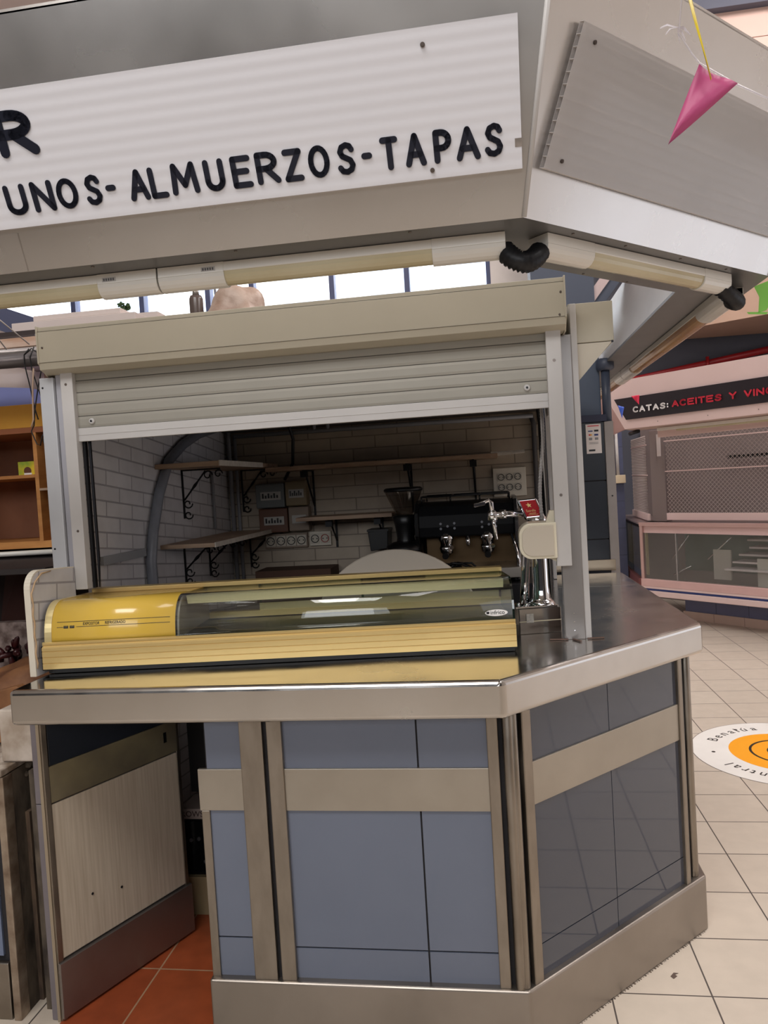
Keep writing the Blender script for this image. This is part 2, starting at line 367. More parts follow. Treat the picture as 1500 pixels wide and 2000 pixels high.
# ================================================================== BAR: inner floor and papered walls
bm = NB(); prism(bm, [(-1.36, 1.975, 0), (0, 1.975, 0), (.58, 2.56, 0), (.58, 3.745, 0), (-1.36, 3.745, 0)], (0, 0, .004)); struct('floor.001', bm, terr, 'terracotta tiled floor inside the bar')
bm = NB(); box(bm, -1.41, -1.36, 2.42, 3.80, 0.0, 2.03); struct('wall_left.001', bm, wallpL, 'left inner bar wall papered with white brick pattern')
bm = NB(); box(bm, -1.41, .235, 3.75, 3.80, 0.0, 2.03); struct('wall_back', bm, wallpB, 'back wall of the bar with cream brick paper')
bm = NB(); box(bm, -1.44, .245, 2.46, 3.81, 2.03, 2.06); struct('ceiling.001', bm, mat('bar_ceiling', (70, 68, 68), .8), 'flat roof panel over the bar')
# dark upper fascia on the back wall behind conduits
bm = NB(); box(bm, -1.36, .235, 3.70, 3.75, 1.86, 2.03); struct('trim_7', bm, mat('dark_cornice', (84, 80, 78), .7), 'grey cornice board along the top of the back bar wall')

# ================================================================== WORKTOP
bm = NB()
poly = [(-1.365, 1.889), (-.003, 1.889), (.65, 2.542), (.622, 3.87), (.19, 3.87), (.19, 2.62), (-1.365, 2.62)]
prism(bm, [(x, y, .937) for x, y in poly], (0, 0, .1))
wt = obj('worktop', bm, steeltop, bevel=.014, seg=4)
tag(wt, 'stainless steel bar worktop wrapping round the chamfered corner', 'countertop')
bm = NB()
for p0, p1 in (((.25, 3.42), (.60, 3.42)),):
    pbox(bm, (p0[0], p0[1], 1.0368), (p1[0]-p0[0], 0, 0), (0, .003, 0), (0, 0, .0006))
obj('weld_seam', bm, mat('weld_line', (150, 146, 140), .4, .8), wt)

# ================================================================== BAR FRONT
t = thing('bar_counter', 'blue tiled bar front with steel bands, corner trims and kick plate', 'bar counter', (-.2, 2.3, 0))
zt = .937
cx = .022  # body corner x, body face Y = 1.985
def BP(s, z, off=0.0):  # point on chamfer face, s along from corner
    return V(cx, 1.985, z) + TB*s + NBv*off
# core
bm = NB(); prism(bm, [(-.845, 1.992, .004), (cx-.003, 1.992, .004), (.600, 2.58, .004), (.600, 3.82, .004), (.25, 3.82, .004), (.25, 2.35, .004), (-.845, 2.35, .004)], (0, 0, zt-.004-.002)); obj('core', bm, grout, t)
def atile(x0, x1, z0, z1, name='tile_panel', m=tileA, xs=(), zs=(), g=.0025):
    bm = NB(); X_ = [x0]+list(xs)+[x1]; Z_ = [z0]+list(zs)+[z1]
    for i in range(len(X_)-1):
        for j in range(len(Z_)-1):
            box(bm, X_[i]+(g if i else 0), X_[i+1]-(g if i < len(X_)-2 else 0), 1.987, 1.992, Z_[j]+(g if j else 0), Z_[j+1]-(g if j < len(Z_)-2 else 0))
    return obj(name, bm, m, t)
def btile(s0, s1, z0, z1, ss=(), zs=(), g=.0015):
    bm = NB(); A = [s0]+list(ss)+[s1]; Z_ = [z0]+list(zs)+[z1]
    for i in range(len(A)-1):
        for j in range(len(Z_)-1):
            a0 = A[i]+(g if i else 0); a1 = A[i+1]-(g if i < len(A)-2 else 0); c0 = Z_[j]+(g if j else 0); c1 = Z_[j+1]-(g if j < len(Z_)-2 else 0)
            pbox(bm, BP(a0, c0, -.006), TB*(a1-a0), NBv*.004, V(0, 0, c1-c0))
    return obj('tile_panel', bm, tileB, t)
atile(-.84, -.735, .778, zt-.002); atile(-.615, -.052, .778, zt-.002, xs=(-.24,))
atile(-.838, -.735, .18, .66, zs=(.292,)); atile(-.615, -.045, .18, .66, xs=(-.24,), zs=(.268,))
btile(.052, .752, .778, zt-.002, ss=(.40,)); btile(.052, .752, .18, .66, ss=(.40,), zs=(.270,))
# C face (towards the hall on the right)
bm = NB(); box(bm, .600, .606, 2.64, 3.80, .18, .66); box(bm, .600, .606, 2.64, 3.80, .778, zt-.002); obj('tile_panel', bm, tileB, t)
# bands
for x0, x1 in ((-.866, -.735), (-.617, -.047)):
    bm = NB(); box(bm, x0, x1, 1.980, 1.9925, .660, .778); obj('steel_band', bm, steelband, t, bevel=.0015)
bm = NB(); pbox(bm, BP(.052, .660, -.006), TB*.70, NBv*.010, V(0, 0, .118)); obj('steel_band', bm, steelband, t, bevel=.0015)
bm = NB(); box(bm, .600, .610, 2.64, 3.80, .660, .778); obj('steel_band', bm, steelband, t)
# vertical trims
def vpost(pts_fn, nm='corner_trim'):
    bm = NB(); pts_fn(bm); return obj(nm, bm, steelv, t, bevel=.003)
vpost(lambda b: box(b, -.735, -.668, 1.972, 1.9925, .18, zt-.002)); vpost(lambda b: box(b, -.656, -.613, 1.972, 1.9925, .18, zt-.002))
bm = NB(); box(bm, -.668, -.656, 1.985, 1.9925, .18, zt-.002); obj('groove', bm, darkm, t)
vpost(lambda b: box(b, -.052, -.022, 1.972, 1.9925, .18, zt-.002))
def cpost(b):
    tube(b, [(.004, 1.979, .18), (.004, 1.979, zt-.002)], .0145, 16); tube(b, [(.016, 1.985, .18), (.016, 1.985, zt-.002)], .0135, 16)
o = vpost(cpost)
vpost(lambda b: pbox(b, BP(.018, .18, -.006), TB*.034, NBv*.018, V(0, 0, zt-.182)))
vpost(lambda b: pbox(b, BP(.752, .18, -.006), TB*.022, NBv*.016, V(0, 0, zt-.182)))
bm = NB(); pbox(bm, BP(.774, .18, -.006), TB*.02, NBv*.004, V(0, 0, zt-.182)); obj('groove', bm, darkm, t)
vpost(lambda b: tube(b, [(.596, 2.575, .18), (.596, 2.575, zt-.002)], .016, 16))
vpost(lambda b: box(b, .598, .612, 2.595, 2.64, .18, zt-.002))
bm = NB(); box(bm, -.862, -.838, 1.980, 1.9925, .18, .66); obj('edge_strip', bm, steelv, t, bevel=.002)
# kick plate
bm = NB(); prism(bm, [(-.866, 1.962, 0), (.027, 1.962, 0), (.634, 2.569, 0), (.634, 3.82, 0), (.60, 3.82, 0), (.60, 2.583, 0), (.013, 1.996, 0), (-.866, 1.996, 0)], (0, 0, .181))
obj('kick_plate', bm, mat('kick_plate_steel', (162, 154, 146), .36, .95, noise=.15, nscale=5, rvar=.07, bump=.03), t, bevel=.007, seg=3)
bm = NB()
for k in range(70):
    s = .02+k*.0118+random.uniform(-.003, .003); r = random.uniform(.0015, .0042)
    p = V(.027, 1.962, 0) + TB*s + NBv*.001
    bmesh.ops.create_icosphere(bm, subdivisions=1, radius=r, matrix=Matrix.Translation(p)@Matrix.Scale(.5, 4, Z))
o = obj('sealant', bm, mat('dirty_mortar', (120, 104, 90), .9, rgb2=(70, 60, 54), nscale=60), t); o['kind'] = 'stuff'

# ================================================================== GATE
t = thing('bar_gate', 'half open bar gate with washed oak panel and steel kick plate', 'gate', (-1.355, 2.02, 0))
g0 = V(-1.358, 2.008, 0); gd = V(sin(radians(25.5)), cos(radians(25.5)), 0); gn = V(gd.y, -gd.x, 0); GL = .50
def gbox(s0, s1, z0, z1, o0, o1, nm, m, bev=.0015):
    bm = NB(); pbox(bm, g0+gd*s0+gn*o0+Z*z0, gd*(s1-s0), gn*(o1-o0), Z*(z1-z0)); return obj(nm, bm, m, t, bevel=bev)
gbox(0, GL, .02, .925, -.035, -.006, 'frame', mat('gate_frame_metal', (128, 122, 120), .4, .7, noise=.15, nscale=12))
gbox(.022, GL, .770, .925, -.006, 0, 'dark_tile', navy)
bm = NB(); pbox(bm, g0+gd*.012+gn*(-.006)+Z*.660, gd*(GL-.014), gn*.009, Z*.110); obj('steel_band', bm, mat('brassy_lit_steel', (172, 160, 124), .35, .45, rgb2=(128, 118, 100), nscale=4), t, bevel=.0015)  # brassy light on the band put into its steel colour
gbox(.018, GL-.008, .186, .655, -.006, .001, 'oak_panel', woodgate)
gbox(0, .018, .0, .925, -.01, .004, 'edge_strip', steelv); gbox(GL-.008, GL+.006, .18, .925, -.03, .003, 'edge_strip', steelv)
gbox(.0, GL+.012, .012, .180, -.03, .012, 'kick_plate', mat('gate_kick_steel', (150, 142, 138), .34, .85, noise=.12, nscale=5, rvar=.06))
bm = NB(); pbox(bm, g0+gd*(GL-.06)+gn*.003+Z*.705, gd*.012, gn*.0012, Z*.035); obj('latch_slot', bm, blackm, t)
bm = NB()
for s, z in ((.13, .33), (.235, .30)): tube(bm, [g0+gd*s+gn*.001+Z*z, g0+gd*s+gn*.003+Z*z], .004, 8)
obj('screw_hole', bm, darkm, t)

# ================================================================== CANOPY
t = thing('canopy', 'brushed aluminium kiosk canopy ring with slanted fascia and soffit', 'canopy', (-.4, 3.4, 2.1))
SL = .389
def cA(o): return V(.096+.4142*o, 1.655-o, 2.1)       # AB corner, offset o outward
def cB(o): return V(.850+o, 2.409-.4142*o, 2.1)       # BC corner
XL, YC = -3.2, 6.1
H = .47
def fas(p0f, p1f, nm):
    def P(f, o, z): 
        v = f(o+SL*z); return V(v.x, v.y, 2.1+z)
    bm = NB(); sheet(bm, [[P(p0f, 0, 0), P(p1f, 0, 0)], [P(p0f, 0, H), P(p1f, 0, H)]], (0, 0, .004)); 
    return obj(nm, bm, alu, t)
pl = lambda o: V(XL, 1.655-o, 0); pc = lambda o: V(.850+o, YC, 0)
fas(pl, cA, 'front_fascia'); fas(cA, cB, 'corner_fascia'); fas(cB, pc, 'side_fascia')
def ring(p0, p1, o0, o1, z, th, nm, m):
    a, b, c, d = p0(o0), p1(o0), p1(o1), p0(o1)
    bm = NB(); prism(bm, [V(v.x, v.y, z) for v in (a, b, c, d)], (0, 0, th)); return obj(nm, bm, m, t)
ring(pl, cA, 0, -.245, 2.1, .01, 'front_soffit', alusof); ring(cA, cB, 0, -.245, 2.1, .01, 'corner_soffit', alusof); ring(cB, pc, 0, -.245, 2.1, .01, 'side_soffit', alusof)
# top closing flange and inner liner
for a, b in ((pl, cA), (cA, cB), (cB, pc)):
    ring(a, b, SL*H, SL*H-.03, 2.1+H, .01, 'top_flange', alu)
def liner(p0, p1, nm):
    def P(f, o, z):
        v = f(o); return V(v.x, v.y, z)
    bm = NB(); sheet(bm, [[P(p0, -.243, 2.105), P(p1, -.243, 2.105)], [P(p0, -.10, 2.1+H-.02), P(p1, -.10, 2.1+H-.02)]], (0, 0, .004)); return obj(nm, bm, whitealu, t)
liner(cB, pc, 'inner_lining'); 
# corner cover strips
def strip(cf_, nm):
    bm = NB(); pts = []
    for z in (0, H):
        v = cf_(SL*z+.003); pts.append(V(v.x, v.y, 2.1+z))
    d1 = (V(-1, .0, 0)); 
    tube(bm, pts, .0055, 8); return obj(nm, bm, whitealu, t)
strip(cA, 'corner_strip'); strip(cB, 'corner_strip')
def FA(x, z, off=0.0): # on front fascia plane
    n = V(0, -1, -SL).normalized(); return V(x, 1.655-SL*(z-2.1), z) + n*off
def FB(s, z, off=0.0):
    n = V(Q, -Q, -SL).normalized(); return cA(0) + TB*s + NBv*(SL*(z-2.1)) + Z*(z-2.1) + n*off
nA = V(0, -1, -SL).normalized(); uA = V(0, -SL, 1).normalized()
nBf = V(Q, -Q, -SL).normalized(); uB = V(Q*SL, -Q*SL, 1).normalized()
bm = NB(); pbox(bm, FA(-1.10, 2.101, .0), X*.045, uA*.085, nA*.003); obj('joint_plate', bm, alu, t)
for x in (-.55, -.15, -.9):
    bm = NB(); lathe(bm, [(.004, 0), (.0035, -.002)], (x, 1.668, 2.1), 10); obj('screw', bm, screw, t)
for s in (.18, .38, .62, .85):
    p = cA(-.02) + TB*s; bm = NB(); lathe(bm, [(.004, 0), (.0035, -.002)], (p.x, p.y, 2.1), 10); obj('screw', bm, screw, t)
for s in (.2, .4, .6):
    p = cA(-.235) + TB*s; bm = NB(); lathe(bm, [(.004, 0), (.0035, -.002)], (p.x, p.y, 2.1), 10); obj('screw', bm, screw, t)

# ================================================================== SIGN BOARD with lettering
t = thing('sign_board', 'white plastic sign board painted with the bar menu in dark letters', 'sign', FA(-.9, 2.19, .01))
z0s, z1s = 2.1895, 2.4455
bm = NB()
nseg = 90; rows = []
for i in range(nseg+1):   # softly rippled plastic sheet
    a0 = z0s+(z1s-z0s)*i/nseg; o_ = .0135 + .00022*sin(i/nseg*2*pi*11)
    rows.append([FA(-3.1, a0, o_), FA(.0965, a0, o_)])
sheet(bm, rows, nA*-.009)
for f in bm.faces: f.smooth = len(f.verts) == 4 and f.calc_area() > .01
obj('board', bm, signw, t)
LT = [('U',-1.052,-1.001),('N',-.987,-.935),('O',-.928,-.877),('S',-.861,-.819),('-',-.811,-.787),('A',-.757,-.711),('L',-.708,-.668),('M',-.659,-.596),('U',-.581,-.536),('E',-.520,-.475),('R',-.465,-.413),('Z',-.404,-.362),('O',-.350,-.303),('S',-.289,-.246),('-',-.235,-.212),('T',-.194,-.156),('A',-.143,-.099),('P',-.083,-.045),('A',-.037,.013),('S',.020,.062)]
sw = .0125
random.seed(3)
for ch, x0, x1 in LT:
    sx = .006 if ch in 'S' else 0
    bm = NB(); strokes(bm, ch, FA(x0+sw/2+sx*0, 2.214+sw/2+random.uniform(-.001, .001), .0145), X, uA, nA, x1-x0-sw, (.0605-sw)/uA.z, sw*(.92 if ch in 'SO' else 1), shear=-.02); obj('letter' if ch != '-' else 'dash', bm, paint, t)
bm = NB(); strokes(bm, 'R', FA(-1.022, 2.333, .0145), X, uA, nA, .072, .070, .0215, shear=0); obj('letter', bm, paint, t)
for x, z in ((-.09, 2.417), (-.089, 2.205)):
    p = FA(x, z, .0138); bm = NB(); tube(bm, [p, p+nA*.003], .0048, 14); tube(bm, [p+nA*.003, p+nA*.0045], .003, 10); obj('screw', bm, screw, t)
bm = NB(); pbox(bm, FA(.083, 2.228, .0125), X*.0145, uA*.016, nA*.0016); obj('chipped_edge', bm, mat('chipped_edge_grey', (150, 140, 132), .8, noise=.3, nscale=60), t)
# clear multiwall sheet on corner fascia
t = thing('blank_sign_sheet', 'blank translucent multiwall plastic sheet on the chamfered fascia', 'sign', FB(.5, 2.19, .01))
bm = NB(); c = [FB(.010, 2.193, .018), FB(1.02, 2.193, .018), FB(1.06, 2.450, .018), FB(.036, 2.450, .018)]
prism(bm, c, nBf*.0008); obj('outer_skin', bm, signclear, t)
bm = NB(); prism(bm, [p-nBf*.012 for p in c], nBf*.0008); obj('inner_skin', bm, signclear, t)
bm = NB()
for i in range(13):
    f = i/12; a = c[0].lerp(c[3], f); b = c[1].lerp(c[2], f)
    pbox(bm, a-nBf*.0115, b-a, nBf*.0115, uB*.0012)
obj('rib', bm, signrib, t)
for s, z in ((.078, 2.425), (.058, 2.214)):
    p = FB(s, z, .019); bm = NB(); tube(bm, [p, p+nBf*.003], .0042, 12); obj('screw', bm, mat('dark_screw', (70, 60, 55), .5, .6), t)

# ================================================================== LIGHT BATTENS under the soffit
def halfround(bm, p0, p1, r, h, up=0.0):
    """half-round section below z=2.1 from p0 to p1"""
    p0, p1 = Vector(p0), Vector(p1); d = (p1-p0).normalized(); s = d.cross(Z)
    n = 10; pts = []
    for k in range(n+1):
        a = pi*k/n; pts.append(s*(r*cos(a)) - Z*(h*sin(a)+up))
    poly = [p0+s*r] + [p0+q for q in pts] + [p0-s*r]
    poly = [p0+q for q in pts] + [p0-s*r, p0+s*r] if up > 0 else [p0+q for q in pts]
    prism(bm, poly, p1-p0); return bm
def batten(label, P0, P1, caps, dm, tags=(), wd=.029):
    """caps: list of (s0,s1) intervals of white end covers, rest diffuser"""
    P0, P1 = Vector(P0), Vector(P1); d = (P1-P0).normalized(); s = d.cross(Z); Ln = (P1-P0).length
    t = thing('light_batten', label, 'light fitting', (P0+P1)/2, 'unlit fluorescent battens under the canopy')
    bm = NB(); pbox(bm, P0-s*wd, d*Ln, s*2*wd, -Z*.022); obj('base', bm, lampw, t, bevel=.002)
    bm = NB(); halfround(bm, P0+d*.002-Z*.022, P1-d*.002-Z*.022, wd-.003, .028); obj('diffuser', bm, dm, t, smooth=False)
    for a, b in caps:
        bm = NB(); pbox(bm, P0+d*a-s*(wd+.001), d*(b-a), s*2*(wd+.001), -Z*.0235); halfround(bm, P0+d*a-Z*.0235, P0+d*b-Z*.0235, wd+.001, .0305); obj('end_cover', bm, lampw, t, bevel=.001)
    for a in tags:
        bm = NB(); p = P0+d*a + s*(wd+.0012) - Z*.010; pbox(bm, p, d*.035, s*.0006, -Z*.010); o = obj('maker_label', bm, mat('label_grey', (176, 172, 168), .5), t)
        bm = NB(); 
        for k in range(5): pbox(bm, p+d*(.003+k*.006)+s*.0006-Z*.002, d*.004, s*.0003, -Z*.006)
        obj('label_mark', bm, mat('label_ink', (90, 90, 92), .6), o)
    return t
yA = 1.757
batten('long unlit batten at the left end of the front soffit', (-2.2, yA, 2.099), (-.772, yA, 2.099), [(1.276, 1.428)], diff, (1.29,))
batten('unlit batten over the front shutter with yellowed diffuser, ending at the black hose', (-.768, yA, 2.099), (.058, yA, 2.099), [(0, .165), (.66, .826)], diff, (.11,))
b0 = V(.120, 1.775, 2.099)
def BB(s, o=0): return b0 + TB*s + NBv*o
batten('unlit batten along the chamfered soffit between two black hoses', BB(.02), BB(.82), [(0, .17), (.66, .80)], diff)
batten('unlit amber batten nearest the black hose on the side soffit', (.775, 2.52, 2.099), (.775, 4.35, 2.099), [(0, .28), (1.58, 1.83)], diffo, (), .036)
batten('unlit amber batten at the far end of the side soffit', (.775, 4.36, 2.099), (.775, 6.0, 2.099), [(0, .22)], diffo, (), .036)
# black corrugated elbows
def elbow(label, pts):
    bm = NB(); P = []; R_ = []
    n = 26
    p = [Vector(q) for q in pts]
    for i in range(n+1):
        f = i/n; q = p[0]*(1-f)**2 + p[1]*2*f*(1-f) + p[2]*f*f; P.append(q); R_.append(.025 if i % 2 else .0195)
    tube(bm, P, R_, 14); tag(obj('corrugated_hose', bm, rubber), label, 'hose', 'black corrugated elbows between the battens')
elbow('black corrugated elbow hose at the front corner of the canopy', [(.052, yA, 2.068), (.098, yA-.04, 1.995), (.138, 1.788, 2.065)])
elbow('black corrugated elbow hose at the far right corner of the canopy', [BB(.80)-Z*.032, (.775, 2.375, 2.005), (.775, 2.53, 2.062)])
# ================================================================== FRONT ROLLER SHUTTER
t = thing('roller_shutter', 'half raised cream aluminium roller shutter across the front of the bar', 'roller shutter', (-.6, 2.35, 1.3))
bx0, bx1 = -1.424, .237
bm = NB(); prof = [(2.250, 2.008), (2.250, 2.118), (2.450, 2.118), (2.450, 1.985), (2.285, 1.985), (2.262, 1.985)]
prism(bm, [(bx0, y, z) for y, z in [(2.250, 2.004), (2.250, 2.103), (2.254, 2.105), (2.254, 2.118), (2.450, 2.118), (2.450, 1.970), (2.290, 1.970), (2.254, 1.982)]], (bx1-bx0, 0, 0)); obj('shutter_box', bm, beigealu, t, bevel=.0012)
for z_ in (2.1035, 2.0035):
    bm = NB(); box(bm, bx0+.003, bx1-.003, 2.2492, 2.2502, z_, z_+.0012); obj('box_seam', bm, mat('box_seam_shadow', (92, 86, 74), .6), t)
for x in (bx0-.002, bx1-.003):
    bm = NB(); prism(bm, [(x, y, z) for y, z in [(2.246, 2.002), (2.246, 2.121), (2.452, 2.121), (2.452, 1.967), (2.290, 1.967)]], (.005, 0, 0)); o = obj('end_cap', bm, beigealu, t, bevel=.001)
for x, z in ((bx0+.016, 2.052), (bx1-.012, 2.075), (bx1-.018, 2.010)):
    bm = NB(); lathe(bm, [(.0035, 0), (.003, -.002)], (x, 2.250, z), 10, 'y'); obj('screw', bm, screw, t)
# guides
bm = NB(); box(bm, .178, .222, 2.285, 2.318, 1.272, 1.99); obj('guide_rail', bm, whitealu, t, bevel=.002)
bm = NB(); box(bm, -1.376, -1.334, 2.285, 2.318, 1.262, 1.99); obj('guide_rail', bm, whitealu, t, bevel=.002)
for x, z in ((.200, 1.485), (.200, 1.885), (-1.357, 1.935), (-1.353, 1.455)):
    bm = NB(); lathe(bm, [(.0045, 0), (.004, -.0015)], (x, 2.285, z), 10, 'y'); obj('screw', bm, screw, t)
# slat curtain
bm = NB(); n = 5; zb, ztp = 1.793, 2.0
hs = .0387
for i in range(6):
    a = zb + i*hs; b = a + hs - .0022
    prism(bm, [(-1.336, y, z) for y, z in [(2.3056, a), (2.3045, a+hs*.2), (2.3045, a+hs*.72), (2.3062, b), (2.314, b), (2.314, a)]], (1.518, 0, 0))
obj('slat_curtain', bm, slatmat, t)
bm = NB()
for i in range(6): box(bm, -1.336, .182, 2.3060, 2.312, zb+i*hs-.0022, zb+i*hs+.0002)
obj('slat_joint', bm, mat('slat_joint_dark', (62, 58, 54), .7), t)
bm = NB(); box(bm, -1.336, .182, 2.300, 2.316, 1.748, 1.7915); box(bm, -1.336, .182, 2.2985, 2.302, 1.768, 1.770); obj('bottom_bar', bm, whitealu, t, bevel=.0015)
for x in (-1.285, .118):
    bm = NB(); lathe(bm, [(.010, 0), (.010, -.004), (.007, -.007)], (x, 2.3045, 1.812), 18, 'y'); o = obj('stopper', bm, whitealu, t)
    bm = NB(); lathe(bm, [(.0035, -.007), (.0035, -.009)], (x, 2.3045, 1.812), 12, 'y'); obj('stopper_screw', bm, darkm, o)
bm = NB(); box(bm, -1.334, -1.325, 2.32, 2.335, 1.262, 1.99); obj('rubber_seal', bm, rubber, t)
bm = NB(); prism(bm, [(-1.321, 2.33, 1.99), (-1.313, 2.33, 1.99), (-1.311, 2.33, 1.36), (-1.318, 2.33, 1.262)], (0, .008, 0)); obj('sash_edge', bm, darkm, t)
# left jamb profiles (aluminium cover beside the guide)
t = thing('jamb_profile', 'stepped grey aluminium cover strip left of the shutter guide', 'profile', (-1.42, 2.33, 1.04))
bm = NB(); box(bm, -1.402, -1.377, 2.300, 2.34, 1.262, 1.985); obj('inner_strip', bm, mat('shade_aluminium', (176, 175, 182), .4, .3), t, bevel=.002)
bm = NB(); box(bm, -1.452, -1.403, 2.288, 2.33, 1.04, 1.962); obj('outer_strip', bm, mat('outer_aluminium', (196, 198, 202), .4, .3, noise=.05), t, bevel=.002)
for z in (1.93, 1.40):
    bm = NB(); lathe(bm, [(.0035, 0), (.003, -.0015)], (-1.441, 2.288, z), 10, 'y'); obj('screw', bm, darkm, t)
bm = NB(); box(bm, -1.440, -1.424, 2.300, 2.33, 1.962, 1.985); obj('wood_block', bm, mat('dark_wood_block', (96, 66, 56), .7), t)
# ================================================================== CORNER POST
t = thing('corner_post', 'grey aluminium corner post standing on the worktop', 'post', (.235, 2.36, 1.037))
bm = NB(); box(bm, .197, .258, 2.345, 2.375, 1.037, 1.968); obj('post', bm, postalu, t, bevel=.002)
bm = NB(); box(bm, .258, .277, 2.352, 2.40, 1.037, 2.06); obj('side_guide', bm, whitealu, t, bevel=.002)
for z in (1.065, 1.092, 1.118):
    bm = NB(); lathe(bm, [(.0022, 0), (.0018, -.0015)], (.226, 2.345, z), 8, 'y'); obj('screw', bm, chrome, t)
bm = NB()
for a, b in (((.150, 2.347), (.205, 2.340)), ((.262, 2.345), (.312, 2.352)), ((.222, 2.340), (.242, 2.305))):
    a = V(a[0], a[1], 1.0385); b = V(b[0], b[1], 1.0385); pbox(bm, a, b-a, (b-a).cross(Z).normalized()*.007, Z*.003)
obj('foot_clip', bm, mat('rusty_clip', (110, 88, 78), .5, .5), t)
# side shutter along the side counter
t = thing('side_shutter', 'cream roller shutter box over the side counter, end cap towards the viewer', 'roller shutter', (.32, 3.0, 1.8))
bm = NB(); pr = [(.257, 1.945), (.257, 2.066), (.390, 2.066), (.390, 1.945), (.280, 1.825), (.277, 1.945)]
prism(bm, [(x, 2.385, z) for x, z in [(.257, 1.945), (.257, 2.066), (.390, 2.066), (.390, 1.945)]], (0, 1.37, 0)); obj('shutter_box', bm, beigealu, t, bevel=.0015)
bm = NB(); prism(bm, [(x, 2.387, z) for x, z in [(.278, 1.943), (.384, 1.943), (.278, 1.828)]], (0, 1.36, 0)); obj('lower_cover', bm, mat('torn_cover_cream', (206, 198, 182), .45, noise=.08), t)
bm = NB(); lathe(bm, [(.004, 0), (.0035, -.0015)], (.385, 2.385, 1.943), 10, 'y'); obj('screw', bm, darkm, t)
bm = NB(); box(bm, .270, .285, 3.70, 3.74, 1.04, 1.95); obj('far_guide', bm, whitealu, t)
# strap box
t = thing('strap_box', 'cream plastic strap winder box fixed to the right shutter guide', 'strap winder', (.13, 2.30, 1.29))
def rrect(x0, x1, z0, z1, rl, rr, y, n=8):
    pts = []
    for cx_, cz, a0, r in ((x1-rr, z1-rr, 0, rr), (x0+rl, z1-rl, 90, rl), (x0+rl, z0+rl, 180, rl), (x1-rr, z0+rr, 270, rr)):
        for k in range(n+1):
            a = radians(a0+90*k/n); pts.append((cx_+r*cos(a), y, cz+r*sin(a)))
    return pts
bm = NB(); prism(bm, rrect(.070, .180, 1.298, 1.406, .036, .004, 2.272), (0, .10, 0)); obj('box', bm, cream, t, bevel=.003)
bm = NB(); prism(bm, rrect(.078, .172, 1.306, 1.398, .032, .003, 2.267), (0, .006, 0)); obj('cover', bm, mat('cream_cover', (196, 186, 170), .45), t, bevel=.002)
bm = NB(); prism(bm, [(.165, 2.30, 1.44), (.178, 2.30, 1.44), (.178, 2.30, 1.285), (.150, 2.30, 1.30), (.150, 2.30, 1.40)], (0, .03, 0)); obj('bracket', bm, cream, t)
bm = NB(); pts = [(.150-.006*sin(i*.5)+.02*(i/20), 2.42+.02*sin(i*.9)*0, 1.40+.60*i/20) for i in range(21)]
tube(bm, pts, .0055, 6)
for i in range(60):
    f = i/60; p = V(.150+.02*f-.006*sin(f*10), 2.42, 1.40+.6*f); bmesh.ops.create_icosphere(bm, subdivisions=1, radius=.0075, matrix=Matrix.Translation(p)@Matrix.Scale(.5, 4, Z))
tag(obj('pull_strap', bm, mat('grey_strap', (170, 166, 164), .7, noise=.2, nscale=80)), 'grey braided pull strap hanging beside the right shutter guide', 'strap')
bm = NB(); tube(bm, [(.165, 2.40, 1.99), (.160, 2.40, 1.7), (.163, 2.40, 1.41)], .0018, 6); tag(obj('blind_cord', bm, mat('pale_cord', (190, 184, 180), .6)), 'thin pale cord beside the braided pull strap', 'cord')

# ================================================================== DISPLAY CASE (local frame: u along front, w back, z up)
cu_ = V(.9954, .0953, 0).normalized(); cw = V(-cu_.y, cu_.x, 0); c0 = V(-1.373, 2.052, 1.037)
def CP(u, w, z): return c0 + cu_*u + cw*w + Z*z
CL = 1.425
t = thing('display_case', 'gold trimmed refrigerated tapas display case with curved glass front', 'display case', CP(.7, .2, 0))
def cprism(prof, u0, u1):
    bm = NB(); prism(bm, [CP(u0, w, z) for w, z in prof], cu_*(u1-u0)); return bm
obj('base_tray', cprism([(.018, .002), (.018, .014), (.37, .014), (.37, .002)], .02, CL-.005), blackm, t)
obj('black_body', cprism([(.012, .012), (.012, .085), (.37, .085), (.37, .012)], .004, CL+.002), blackm, t)
# gold front profile with steps
gp = [(0, .018), (0, .034), (.002, .035), (.002, .036), (0, .037), (0, .052), (.002, .053), (.002, .054), (0, .055), (0, .070), (.002, .071), (.002, .072), (0, .073), (0, .0815), (.004, .085), (.010, .085), (.010, .090), (.007, .091), (.007, .0945), (.012, .097), (.014, .097), (.014, .018)]
obj('front_profile', cprism(gp, .012, CL), gold, t, bevel=0)
bm = cprism([(.016, .018), (.016, .097), (.37, .09), (.37, .018)], .006, .012); obj('side_profile', bm, goldlight, t)
